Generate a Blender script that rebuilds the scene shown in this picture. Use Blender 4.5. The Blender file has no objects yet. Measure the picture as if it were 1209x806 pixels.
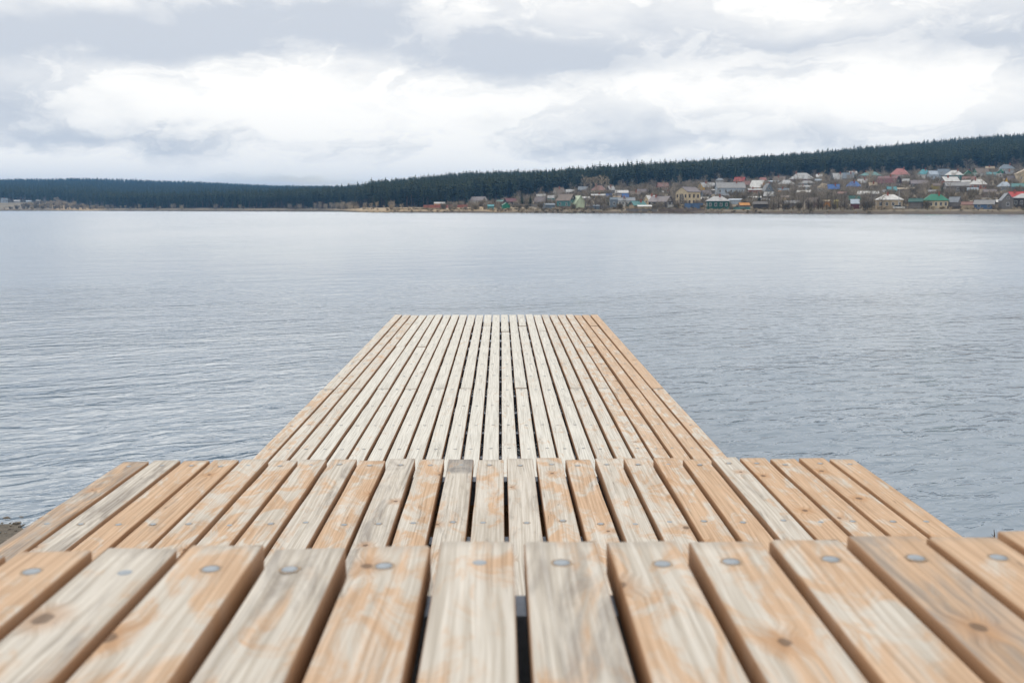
import bpy, bmesh, math, random
import numpy as np
from mathutils import Vector, Matrix, Euler, noise as mnoise

random.seed(7)
RNG = np.random.default_rng(11)
S = bpy.context.scene
COL = S.collection
R = math.radians

# ------------------------------------------------------------------ camera
FPX, CX, CY = 1175.0, 604.5, 403.0            # the photograph is 1209 x 806
HZ = 247.0                                    # horizon row
VPX = 591.0                                   # vanishing column of the planks
EYE = 1.64                                    # camera height above the water
PITCH = math.atan((CY - HZ) / FPX)
YAW = math.atan((CX - VPX) / FPX)
cam = bpy.data.cameras.new("camera")
cam.lens = 35.0; cam.sensor_width = 36.0
cam.clip_start = 0.05; cam.clip_end = 20000
cam.dof.use_dof = True; cam.dof.focus_distance = 6.5; cam.dof.aperture_fstop = 8.0
camo = bpy.data.objects.new("camera", cam)
camo.location = (0, 0, EYE)
camo.rotation_euler = (math.pi / 2 - PITCH, 0, -YAW)
COL.objects.link(camo); S.camera = camo
CAMROT = Euler(camo.rotation_euler).to_matrix()

def ray(px, py):
    return (CAMROT @ Vector(((px - CX) / FPX, -(py - CY) / FPX, -1.0))).normalized()

def on_level(px, py, z):
    d = ray(px, py); t = (z - EYE) / d.z
    return Vector((0, 0, EYE)) + d * t

# ------------------------------------------------------------------ colour management
S.view_settings.view_transform = 'Standard'; S.view_settings.look = 'None'
S.view_settings.exposure = 0.12; S.view_settings.gamma = 1.0
try: S.view_settings.use_curve_mapping = False
except Exception: pass
S.cycles.max_bounces = 6; S.cycles.volume_bounces = 0
S.cycles.caustics_reflective = False; S.cycles.caustics_refractive = False

# ------------------------------------------------------------------ node helper
class NT:
    def __init__(s, tree): s.t = tree; s.n = tree.nodes; s.l = tree.links
    def new(s, typ, **kw):
        n = s.n.new(typ)
        for k, v in kw.items(): setattr(n, k, v)
        return n
    def put(s, sock, v):
        if isinstance(v, bpy.types.NodeSocket): s.l.new(v, sock)
        elif v is not None:
            try: sock.default_value = v
            except Exception: sock.default_value = (*v, 1.0)
    def math(s, op, a, b=None, c=None, clamp=False):
        n = s.new('ShaderNodeMath', operation=op, use_clamp=clamp)
        s.put(n.inputs[0], a)
        if b is not None: s.put(n.inputs[1], b)
        if c is not None: s.put(n.inputs[2], c)
        return n.outputs[0]
    def vmath(s, op, a, b=None):
        n = s.new('ShaderNodeVectorMath', operation=op)
        s.put(n.inputs[0], a)
        if b is not None: s.put(n.inputs[1], b)
        return n.outputs['Value'] if op in ('LENGTH', 'DOT_PRODUCT') else n.outputs['Vector']
    def xyz(s, x, y, z):
        n = s.new('ShaderNodeCombineXYZ'); s.put(n.inputs[0], x); s.put(n.inputs[1], y); s.put(n.inputs[2], z)
        return n.outputs[0]
    def sep(s, v):
        n = s.new('ShaderNodeSeparateXYZ'); s.put(n.inputs[0], v); return n.outputs
    def noise(s, vec, scale=1.0, detail=3.0, rough=0.5, dist=0.0, color=False):
        n = s.new('ShaderNodeTexNoise'); n.noise_dimensions = '3D'
        s.put(n.inputs['Vector'], vec); s.put(n.inputs['Scale'], scale); s.put(n.inputs['Detail'], detail)
        s.put(n.inputs['Roughness'], rough); s.put(n.inputs['Distortion'], dist)
        return n.outputs['Color' if color else 'Fac']
    def ramp(s, f, a, b, lo=0.0, hi=1.0, smooth=True):
        n = s.new('ShaderNodeMapRange'); n.interpolation_type = 'SMOOTHSTEP' if smooth else 'LINEAR'
        s.put(n.inputs[0], f); s.put(n.inputs[1], a); s.put(n.inputs[2], b); s.put(n.inputs[3], lo); s.put(n.inputs[4], hi)
        return n.outputs[0]
    def mix(s, f, a, b, blend='MIX'):
        n = s.new('ShaderNodeMix', data_type='RGBA', blend_type=blend)
        s.put(n.inputs[0], f); s.put(n.inputs[6], a); s.put(n.inputs[7], b)
        return n.outputs[2]

# ------------------------------------------------------------------ world: broken overcast over a daylight sky
W = bpy.data.worlds.new("World"); S.world = W; W.use_nodes = True
wt = NT(W.node_tree); W.node_tree.nodes.clear()
SUN_EL, SUN_AZ = R(44), R(-17)
sky = wt.new('ShaderNodeTexSky', sky_type='NISHITA'); sky.sun_disc = False
sky.sun_elevation = SUN_EL; sky.sun_rotation = SUN_AZ
bg1 = wt.new('ShaderNodeBackground'); wt.put(bg1.inputs[0], sky.outputs[0]); bg1.inputs[1].default_value = 0.12
tc = wt.new('ShaderNodeTexCoord')
x, y, z = wt.sep(tc.outputs['Generated'])
zc = wt.math('MAXIMUM', z, 0.0)
az0 = wt.math('ARCTAN2', x, y); el0 = wt.math('ARCSINE', zc)
flat = wt.xyz(x, y, wt.math('MULTIPLY', zc, 2.3))
wn = wt.noise(flat, 7.0, 5.0, 0.55, color=True)
wx, wy, wz = wt.sep(wn)
az = wt.math('ADD', az0, wt.math('MULTIPLY', wt.math('SUBTRACT', wx, 0.5), 0.26))
el = wt.math('ADD', el0, wt.math('MULTIPLY', wt.math('SUBTRACT', wy, 0.5), 0.075))
def blob(px, py, sx, sy, amp):
    a, e = (px - VPX) / FPX, (HZ - py) / 1185.0
    da = wt.math('DIVIDE', wt.math('SUBTRACT', az, a), sx / FPX)
    de = wt.math('DIVIDE', wt.math('SUBTRACT', el, e), sy / FPX)
    q = wt.math('ADD', wt.math('MULTIPLY', da, da), wt.math('MULTIPLY', de, de))
    return wt.math('MULTIPLY', wt.math('POWER', 2.718, wt.math('MULTIPLY', q, -1.0)), amp)
n1 = wt.noise(wt.vmath('ADD', flat, (3.1, 0.4, 0.0)), 2.6, 7.0, 0.55, 0.4)
n2 = wt.noise(wt.vmath('ADD', flat, (9.7, 2.4, 5.0)), 9.0, 6.0, 0.6, 0.3)
den = wt.math('ADD', wt.math('MULTIPLY', wt.math('SUBTRACT', n1, 0.5), 1.1), wt.math('MULTIPLY', wt.math('SUBTRACT', n2, 0.5), 0.75))
n3 = wt.noise(wt.xyz(wt.math('MULTIPLY', az, 9.0), wt.math('MULTIPLY', el, 19.0), 3.0), 1.0, 7.0, 0.6, 0.3)
den = wt.math('ADD', den, wt.ramp(n3, 0.44, 0.57, 0.13, -0.15))
# greyer with height, then unseen cloud overhead brightened to lift the water
den = wt.math('ADD', den, wt.math('SUBTRACT', wt.ramp(el, 0.09, 0.16, 0.10, 0.30), wt.ramp(el, 0.18, 0.34, 0.0, 0.34)))
for b in [(130, 58, 190, 26, .62), (330, 50, 170, 22, .42), (40, 140, 90, 30, .55), (200, 168, 150, 10, .50),
          (560, 78, 90, 26, .34), (700, 82, 130, 26, .34), (1130, 76, 130, 24, .42), (930, 60, 120, 18, .22),
          (705, 172, 70, 9, .42), (900, 175, 140, 8, .22), (400, 212, 90, 9, .55), (560, 150, 60, 12, .2),
          (400, 125, 170, 34, -.5), (900, 128, 270, 26, -.38), (120, 196, 130, 12, -.35), (620, 196, 140, 8, -.3), (300, 203, 260, 10, -.45), (720, 190, 260, 9, -.35)]:
    den = wt.math('ADD', den, blob(*b))
f = wt.ramp(den, -0.24, 0.84)
cloud = wt.mix(f, (1.16, 1.12, 1.05, 1), (0.63, 0.66, 0.71, 1))
bg2 = wt.new('ShaderNodeBackground'); wt.put(bg2.inputs[0], cloud); bg2.inputs[1].default_value = 1.0
gap = wt.math('MULTIPLY', blob(400, 216, 90, 10, .5), 1.0)
mx = wt.new('ShaderNodeMixShader'); wt.put(mx.inputs[0], wt.math('SUBTRACT', 0.97, gap))
wt.l.new(bg1.outputs[0], mx.inputs[1]); wt.l.new(bg2.outputs[0], mx.inputs[2])
wo = wt.new('ShaderNodeOutputWorld'); wt.l.new(mx.outputs[0], wo.inputs[0])

sl = bpy.data.lights.new("sun", 'SUN'); sl.energy = 0.9; sl.angle = R(45); sl.color = (1.0, 0.95, 0.88)
so = bpy.data.objects.new("sun", sl); COL.objects.link(so)
so.rotation_euler = (math.pi / 2 - SUN_EL, 0, math.pi - SUN_AZ) if False else (0, 0, 0)
sd = Vector((math.sin(SUN_AZ) * math.cos(SUN_EL), math.cos(SUN_AZ) * math.cos(SUN_EL), math.sin(SUN_EL)))
so.rotation_euler = sd.to_track_quat('Z', 'Y').to_euler()
so.location = (0, 0, 60)

# ------------------------------------------------------------------ object helpers
def link(o, parent=None):
    COL.objects.link(o)
    if parent is not None: o.parent = parent
    return o
def empty(name, loc=(0, 0, 0), rz=0.0):
    o = bpy.data.objects.new(name, None); o.empty_display_size = 0.2
    o.location = loc; o.rotation_euler = (0, 0, rz); return link(o)
def tag(o, label, cat, group=None):
    o['label'] = label; o['category'] = cat
    if group: o['group'] = group
    return o
def mesh(name, verts, faces, mats=None, fm=None, smooth=False):
    me = bpy.data.meshes.new(name); me.from_pydata([tuple(v) for v in verts], [], faces)
    for m in (mats or []): me.materials.append(m)
    if fm is not None: me.polygons.foreach_set('material_index', fm)
    if smooth: me.polygons.foreach_set('use_smooth', [True] * len(me.polygons))
    me.update(); return me
def obj(name, me, parent=None, loc=(0, 0, 0), rot=(0, 0, 0)):
    o = bpy.data.objects.new(name, me); o.location = loc; o.rotation_euler = rot
    return link(o, parent)
class MB:
    """collects boxes, prisms and tubes into one mesh"""
    def __init__(s): s.v = []; s.f = []; s.m = []
    def add(s, vs, fs, mi=0):
        b = len(s.v); s.v += [tuple(v) for v in vs]; s.f += [[b + i for i in q] for q in fs]; s.m += [mi] * len(fs)
    def box(s, x0, x1, y0, y1, z0, z1, mi=0):
        s.add([(x0, y0, z0), (x1, y0, z0), (x1, y1, z0), (x0, y1, z0), (x0, y0, z1), (x1, y0, z1), (x1, y1, z1), (x0, y1, z1)],
              [[3, 2, 1, 0], [4, 5, 6, 7], [0, 1, 5, 4], [1, 2, 6, 5], [2, 3, 7, 6], [3, 0, 4, 7]], mi)
    def tube(s, a, b, r0, r1, k=6, mi=0, cap=True):
        a, b = Vector(a), Vector(b); d = (b - a).normalized()
        u = d.orthogonal().normalized(); w = d.cross(u)
        vs = []
        for p, r in ((a, r0), (b, r1)):
            for i in range(k):
                t = 2 * math.pi * i / k; vs.append(p + u * (r * math.cos(t)) + w * (r * math.sin(t)))
        fs = [[i, (i + 1) % k, k + (i + 1) % k, k + i] for i in range(k)]
        if cap: fs += [list(range(k))[::-1], list(range(k, 2 * k))]
        s.add(vs, fs, mi)
    def slab(s, pts, t, mi=0):
        """polygon pts (roof plane) thickened by t along its upward normal"""
        p = [Vector(q) for q in pts]; n = (p[1] - p[0]).cross(p[2] - p[0]).normalized()
        if n.z < 0: p = p[::-1]; n = -n
        k = len(p)
        s.add(p + [q + n * t for q in p], [list(range(k))[::-1], list(range(k, 2 * k))] + [[i, (i + 1) % k, k + (i + 1) % k, k + i] for i in range(k)], mi)
    def build(s, name, mats, parent=None, loc=(0, 0, 0), rot=(0, 0, 0), smooth=False):
        return obj(name, mesh(name, s.v, s.f, mats, s.m, smooth), parent, loc, rot)

# ------------------------------------------------------------------ materials
MATS = {}
def mat(name):
    m = bpy.data.materials.new(name); m.use_nodes = True
    t = NT(m.node_tree); m.node_tree.nodes.clear()
    b = t.new('ShaderNodeBsdfPrincipled'); o = t.new('ShaderNodeOutputMaterial'); t.l.new(b.outputs[0], o.inputs[0])
    return m, t, b
def paint(col, rough=0.75, var=0.25, scale=1.2, streak=True):
    """weathered paint, board or sheet metal: colour with patchy wear"""
    key = ('p', tuple(round(c, 3) for c in col), rough, var, scale)
    if key in MATS: return MATS[key]
    m, t, b = mat('weathered_paint')
    tcn = t.new('ShaderNodeTexCoord'); g = tcn.outputs['Object']
    oi = t.new('ShaderNodeObjectInfo')
    gx, gy, gz = t.sep(g)
    p = t.xyz(gx, gy, t.math('MULTIPLY', gz, 0.35)) if streak else g
    p = t.vmath('ADD', p, t.xyz(t.math('MULTIPLY', oi.outputs['Random'], 37.0), 0.0, 0.0))
    a = t.noise(p, scale, 5.0, 0.65)
    k = t.ramp(a, 0.3, 0.75, 1.0 + var * .5, 1.0 - var)
    c = t.mix(1.0, (*col, 1), t.xyz(k, k, k), 'MULTIPLY')
    dirt = t.ramp(t.noise(p, scale * 3.1, 4.0, 0.6), 0.58, 0.75, 0.0, 0.35)
    c = t.mix(dirt, c, (0.16, 0.13, 0.10, 1))
    t.put(b.inputs['Base Color'], c); b.inputs['Roughness'].default_value = rough
    MATS[key] = m; return m

def wood_material():
    m, t, b = mat('weathered_deck_wood')
    tcn = t.new('ShaderNodeTexCoord'); oi = t.new('ShaderNodeObjectInfo')
    def at(n):
        a = t.new('ShaderNodeAttribute', attribute_type='OBJECT', attribute_name=n); return a.outputs['Fac']
    warm, grey, stain, seed, hl = at('warm'), at('grey'), at('stain'), at('seed'), at('half_length')
    ox, oy, oz = t.sep(tcn.outputs['Object'])
    sx = t.math('ADD', ox, t.math('MULTIPLY', seed, 7.31)); sy = t.math('ADD', oy, t.math('MULTIPLY', seed, 13.7))
    # knots: one sparse cell pattern, distance back in metres
    vor = t.new('ShaderNodeTexVoronoi', voronoi_dimensions='2D', feature='F1')
    sv = t.xyz(t.math('MULTIPLY', sx, 7.0), t.math('MULTIPLY', sy, 2.6), 0.0)
    t.put(vor.inputs['Vector'], sv); vor.inputs['Scale'].default_value = 1.0; vor.inputs['Randomness'].default_value = 0.9
    dv = t.vmath('MULTIPLY', t.vmath('SUBTRACT', sv, vor.outputs['Position']), (1 / 7.0, 1 / 3.4, 0))
    wob = t.noise(t.xyz(sx, sy, 0.0), 60.0, 2.0, 0.5)
    dist = t.math('ADD', t.vmath('LENGTH', dv), t.math('MULTIPLY', t.math('SUBTRACT', wob, 0.5), 0.008))
    cr, cg, cb = t.sep(vor.outputs['Color'])
    has = t.math('GREATER_THAN', cr, at('knot_share'))
    ksize = t.math('ADD', 0.0025, t.math('MULTIPLY', cg, 0.0055))
    kcore = t.math('MULTIPLY', has, t.ramp(dist, ksize, t.math('MULTIPLY', ksize, 1.7), 1.0, 0.0))
    khalo = t.math('MULTIPLY', has, t.ramp(dist, t.math('MULTIPLY', ksize, 1.2), t.math('ADD', ksize, 0.032), 1.0, 0.0))
    # grain lines that bend round the knots
    low = t.noise(t.xyz(t.math('MULTIPLY', sx, 5.0), t.math('MULTIPLY', sy, 1.1), 0.0), 1.0, 2.0, 0.5)
    dx, dy, dz_ = t.sep(dv)
    push = t.math('MULTIPLY', t.math('SIGN', dx), t.math('MULTIPLY', khalo, 0.012))
    gx = t.math('ADD', t.math('ADD', sx, push), t.math('MULTIPLY', low, 0.045))
    grain = t.noise(t.xyz(t.math('MULTIPLY', gx, 150.0), t.math('MULTIPLY', sy, 2.2), 3.0), 1.0, 3.0, 0.6)
    fine = t.noise(t.xyz(t.math('MULTIPLY', gx, 520.0), t.math('MULTIPLY', sy, 9.0), 8.0), 1.0, 2.0, 0.6)
    broad = t.noise(t.xyz(t.math('MULTIPLY', gx, 34.0), t.math('MULTIPLY', sy, 0.9), 5.0), 1.0, 2.0, 0.5)
    # weathering: where the bleached grey skin has worn to fresh peach wood
    wn_ = t.noise(t.xyz(t.math('MULTIPLY', sx, 14.0), t.math('MULTIPLY', sy, 6.0), 1.0), 1.0, 6.0, 0.66, 0.9)
    wmask = t.ramp(t.math('ADD', t.math('ADD', wn_, t.math('MULTIPLY', t.math('SUBTRACT', broad, 0.5), 0.25)), t.math('MULTIPLY', t.math('SUBTRACT', warm, 0.5), 0.55)), 0.42, 0.61)
    pale = t.mix(broad, (0.63, 0.595, 0.54, 1), (0.55, 0.515, 0.465, 1))
    peach = t.mix(t.noise(t.xyz(t.math('MULTIPLY', sx, 30.0), t.math('MULTIPLY', sy, 6.0), 9.0), 1.0, 3.0, 0.5), (0.62, 0.455, 0.32, 1), (0.52, 0.35, 0.23, 1))
    c = t.mix(wmask, pale, peach)
    gn = t.noise(t.xyz(t.math('MULTIPLY', gx, 24.0), t.math('MULTIPLY', sy, 3.4), 21.0), 1.0, 5.0, 0.65, 0.9)
    gmask = t.ramp(t.math('ADD', gn, t.math('MULTIPLY', t.math('SUBTRACT', grey, 0.5), 0.5)), 0.50, 0.76, 0.0, 0.80)
    c = t.mix(gmask, c, (0.29, 0.265, 0.245, 1))
    gl = t.ramp(grain, 0.35, 0.70, 1.05, 0.74)
    c = t.mix(1.0, c, t.xyz(gl, t.math('MULTIPLY', gl, t.ramp(gl, 0.74, 1.05, 0.965, 1.0)), t.math('MULTIPLY', gl, t.ramp(gl, 0.74, 1.05, 0.92, 1.0))), 'MULTIPLY')
    fl = t.ramp(fine, 0.3, 0.75, 1.04, 0.90)
    c = t.mix(1.0, c, t.xyz(fl, fl, fl), 'MULTIPLY')
    c = t.mix(t.math('MULTIPLY', khalo, 0.55), c, (0.42, 0.225, 0.105, 1))
    c = t.mix(t.math('MULTIPLY', kcore, 0.78), c, (0.12, 0.078, 0.052, 1))
    c = t.mix(t.math('MULTIPLY', at('bleach'), t.ramp(wmask, 0.2, 1.0, 0.85, 0.30)), c, t.mix(1.0, (0.70, 0.70, 0.66, 1), t.xyz(gl, gl, gl), 'MULTIPLY'))
    # drying checks: thin dark cracks along the grain
    ck = t.noise(t.xyz(t.math('MULTIPLY', gx, 95.0), t.math('MULTIPLY', sy, 1.6), 31.0), 1.0, 1.0, 0.4)
    ckm = t.math('MULTIPLY', t.ramp(t.math('ABSOLUTE', t.math('SUBTRACT', ck, 0.5)), 0.0, 0.012, 1.0, 0.0),
                 t.ramp(t.noise(t.xyz(t.math('MULTIPLY', sx, 14.0), t.math('MULTIPLY', sy, 2.4), 41.0), 1.0, 2.0, 0.5), 0.56, 0.66))
    c = t.mix(t.math('MULTIPLY', ckm, 0.6), c, (0.10, 0.07, 0.05, 1))
    # damp, greyed ends
    fromend = t.math('SUBTRACT', hl, t.math('ABSOLUTE', oy))
    e = t.math('ADD', fromend, t.math('MULTIPLY', t.math('SUBTRACT', wn_, 0.5), 0.08))
    c = t.mix(t.ramp(e, 0.0, 0.035, 0.35, 0.0), c, (0.30, 0.27, 0.24, 1))
    fe = t.math('ADD', t.math('SUBTRACT', hl, oy), t.math('MULTIPLY', t.math('SUBTRACT', wn_, 0.5), 0.05))
    sm = t.math('MULTIPLY', t.ramp(fe, t.math('SUBTRACT', stain, 0.035), t.math('ADD', stain, 0.012), 1.0, 0.0), t.ramp(t.math('ADD', t.math('MULTIPLY', wn_, 0.6), t.math('MULTIPLY', grain, 0.4)), 0.36, 0.62, 0.92, 0.30))
    sm = t.math('MULTIPLY', sm, t.math('GREATER_THAN', stain, 0.005))
    c = t.mix(sm, c, (0.17, 0.16, 0.16, 1))
    # sides stay out of the sun and the rain and keep the fresh brown of the timber
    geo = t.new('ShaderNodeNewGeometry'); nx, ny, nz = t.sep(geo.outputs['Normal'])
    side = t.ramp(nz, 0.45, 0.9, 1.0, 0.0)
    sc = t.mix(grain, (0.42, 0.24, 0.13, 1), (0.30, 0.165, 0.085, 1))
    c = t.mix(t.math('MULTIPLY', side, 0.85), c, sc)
    t.put(b.inputs['Base Color'], c)
    b.inputs['Roughness'].default_value = 0.8
    t.put(b.inputs['Specular IOR Level'], 0.25)
    bump = t.new('ShaderNodeBump'); bump.inputs['Strength'].default_value = 0.55; bump.inputs['Distance'].default_value = 0.0016
    h = t.math('ADD', t.math('MULTIPLY', grain, 0.7), t.math('ADD', t.math('MULTIPLY', fine, 0.5), t.math('SUBTRACT', 0.0, t.math('ADD', kcore, t.math('MULTIPLY', ckm, 1.5)))))
    t.put(bump.inputs['Height'], h); t.l.new(bump.outputs[0], b.inputs['Normal'])
    return m
WOOD = wood_material()

def metal(col, rough, name):
    m, t, b = mat(name)
    tcn = t.new('ShaderNodeTexCoord'); oi = t.new('ShaderNodeObjectInfo')
    p = t.vmath('ADD', tcn.outputs['Object'], t.xyz(t.math('MULTIPLY', oi.outputs['Random'], 9.0), 0.0, 0.0))
    a = t.noise(p, 90.0, 3.0, 0.6)
    c = t.mix(a, (*[v * .75 for v in col], 1), (*[min(1, v * 1.2) for v in col], 1))
    t.put(b.inputs['Base Color'], c); b.inputs['Metallic'].default_value = 0.55; b.inputs['Roughness'].default_value = rough
    return m
ZINC = metal((0.33, 0.37, 0.415), 0.7, 'galvanised_bolt')
STEEL = metal((0.20, 0.24, 0.31), 0.5, 'galvanised_beam')

def water_material():
    m, t, b = mat('lake_water')
    geo = t.new('ShaderNodeNewGeometry'); px, py, pz = t.sep(geo.outputs['Position'])
    ca, sa = math.cos(R(27)), math.sin(R(27))
    rx = t.math('ADD', t.math('MULTIPLY', px, ca), t.math('MULTIPLY', py, sa))
    ry = t.math('SUBTRACT', t.math('MULTIPLY', py, ca), t.math('MULTIPLY', px, sa))
    big = t.noise(t.xyz(t.math('MULTIPLY', px, 0.05), t.math('MULTIPLY', py, 0.022), 0.0), 1.0, 3.0, 0.5)
    mid = t.noise(t.xyz(t.math('MULTIPLY', rx, 0.28), t.math('MULTIPLY', ry, 0.5), 4.0), 1.0, 2.0, 0.5)
    amp = t.ramp(t.math('ADD', t.math('MULTIPLY', big, 0.6), t.math('MULTIPLY', mid, 0.4)), 0.32, 0.66, 0.45, 1.15)
    w1 = t.noise(t.xyz(t.math('MULTIPLY', rx, 3.4), t.math('MULTIPLY', ry, 6.0), 0.0), 1.0, 3.0, 0.5, 0.6)
    w2 = t.noise(t.xyz(t.math('MULTIPLY', rx, 0.55), t.math('MULTIPLY', ry, 1.5), 7.0), 1.0, 2.0, 0.5, 0.3)
    w3 = t.noise(t.xyz(t.math('MULTIPLY', rx, 5.5), t.math('MULTIPLY', ry, 12.0), 3.0), 1.0, 2.0, 0.5, 0.4)
    h = t.math('ADD', t.math('MULTIPLY', w1, 0.060), t.math('ADD', t.math('MULTIPLY', w2, 0.08), t.math('MULTIPLY', w3, 0.007)))
    h = t.math('MULTIPLY', h, t.math('MULTIPLY', amp, t.ramp(py, 8.0, 26.0, 0.92, 0.12)))
    bump = t.new('ShaderNodeBump'); bump.inputs['Strength'].default_value = 1.0; bump.inputs['Distance'].default_value = 1.0
    t.put(bump.inputs['Height'], h)
    # normals tilted shoreward so far water mirrors bright sky instead of dark hills
    nb = t.vmath('NORMALIZE', t.vmath('ADD', bump.outputs[0], (0.0, -0.042, 0.0)))
    t.l.new(nb, b.inputs['Normal'])
    b.inputs['Base Color'].default_value = (0.155, 0.215, 0.285, 1)
    b.inputs['Roughness'].default_value = 0.06; b.inputs['IOR'].default_value = 1.48
    return m

def ground_material(name, cols, scale, bump=0.0, rough=0.95):
    m, t, b = mat(name)
    geo = t.new('ShaderNodeNewGeometry'); p = geo.outputs['Position']
    a = t.noise(p, scale, 6.0, 0.65); d = t.noise(t.vmath('ADD', p, (31, 7, 3)), scale * 4.3, 4.0, 0.6)
    c = t.mix(t.ramp(a, 0.35, 0.65), (*cols[0], 1), (*cols[1], 1)); c = t.mix(t.ramp(d, 0.45, 0.7), c, (*cols[2], 1))
    t.put(b.inputs['Base Color'], c); b.inputs['Roughness'].default_value = rough
    if bump:
        bn = t.new('ShaderNodeBump'); bn.inputs['Distance'].default_value = bump; t.put(bn.inputs['Height'], d); t.l.new(bn.outputs[0], b.inputs['Normal'])
    return m

def foliage(name, c0, c1, c2):
    m, t, b = mat(name)
    oi = t.new('ShaderNodeObjectInfo'); geo = t.new('ShaderNodeNewGeometry')
    c = t.mix(oi.outputs['Random'], (*c0, 1), (*c1, 1))
    n = t.noise(geo.outputs['Position'], 0.8, 3.0, 0.6)
    c = t.mix(t.ramp(n, 0.45, 0.7), c, (*c2, 1))
    t.put(b.inputs['Base Color'], c); b.inputs['Roughness'].default_value = 0.85
    t.put(b.inputs['Specular IOR Level'], 0.15)
    return m
NEEDLE = foliage('conifer_needles', (0.026, 0.042, 0.024), (0.050, 0.066, 0.032), (0.072, 0.082, 0.040))
BARK = foliage('conifer_bark', (0.10, 0.075, 0.055), (0.13, 0.09, 0.065), (0.08, 0.06, 0.05))
TWIG = foliage('bare_twigs', (0.24, 0.21, 0.175), (0.31, 0.27, 0.22), (0.35, 0.30, 0.235))
PALE_TWIG = foliage('pale_bare_twigs', (0.40, 0.33, 0.24), (0.44, 0.37, 0.27), (0.48, 0.41, 0.30))
DRY = foliage('dry_shrub', (0.18, 0.15, 0.11), (0.24, 0.20, 0.145), (0.13, 0.12, 0.085))

# ------------------------------------------------------------------ far terrain
#      px    ys    yf    zf    yr    zr    yR    zR
KN = np.array([
    [-2500, 900, 1100, 10, 1500, 20, 2300, 60], [-700, 1050, 1200, 9, 1500, 22, 2300, 58],
    [0, 1050, 1200, 9.7, 1500, 21, 2300, 54], [75, 1045, 1190, 9.0, 1500, 21, 2300, 56], [110, 1030, 1090, 3.0, 1500, 20, 2300, 56.5],
    [150, 1000, 1025, 2.6, 1350, 8, 2300, 55], [200, 950, 972, 2.4, 1120, 3, 2300, 51], [240, 905, 925, 2.4, 1060, 3, 2300, 48.5],
    [320, 850, 870, 2.4, 1000, 4.5, 2300, 40], [395, 800, 815, 2.4, 1000, 8.5, 2300, 37], [418, 560, 800, 2.4, 1000, 9.5, 2300, 36],
    [440, 515, 660, 2.4, 1000, 12, 2300, 33], [500, 490, 630, 2.7, 1000, 17.5, 2300, 30], [560, 465, 625, 4.0, 1000, 22.5, 2300, 30],
    [640, 440, 640, 8.6, 1000, 23, 2300, 30], [700, 425, 660, 13.8, 1020, 25, 2300, 30], [760, 410, 680, 16.5, 1020, 29, 2300, 35],
    [850, 390, 700, 19.4, 1050, 36.5, 2300, 40], [950, 370, 720, 22.9, 1080, 45.5, 2300, 50], [1050, 355, 720, 25.5, 1100, 55.5, 2300, 60],
    [1130, 345, 720, 27.5, 1120, 64, 2300, 68], [1209, 335, 700, 30.6, 1120, 69.5, 2300, 75], [1500, 320, 700, 32, 1150, 88, 2300, 95],
    [4000, 300, 700, 32, 1150, 100, 2300, 110]], float)
def prof(pe):
    return [np.interp(pe, KN[:, 0], KN[:, i]) for i in range(1, 8)]
def px_of(x, y): return VPX + 1185.0 * x / y
def terrain(x, y):
    x = np.asarray(x, float); y = np.asarray(y, float)
    ys, yf, zf, yr, zr, yR, zR = prof(px_of(x, y))
    wav = 3.0 * np.sin(x * 0.071) + 2.0 * np.sin(x * 0.19 + 1) + 1.2 * np.sin(x * 0.43 + 2)
    ys = ys + wav * 0.5
    def seg(a, b, za, zb): return za + (zb - za) * np.clip((y - a) / np.maximum(b - a, 1e-3), 0, 1)
    z = np.where(y < ys, np.maximum(-3.0, (y - ys) * 0.25), 0)
    z = np.where((y >= ys) & (y < ys + 5), seg(ys, ys + 5, 0, 1.25), z)
    z = np.where((y >= ys + 5) & (y < yf), seg(ys + 5, yf, 1.25, zf), z)
    z = np.where((y >= yf) & (y < yr), seg(yf, yr, zf, zr), z)
    z = np.where(y >= yr, seg(yr, yR, zr, zR), z)
    rough = (np.sin(x * .05 + y * .03) + np.sin(x * .11 - y * .07 + 2) + np.sin(y * .17 + 1) * .6) * 0.22
    return z + rough * np.clip((y - ys - 8) / 25, 0, 1)

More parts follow.
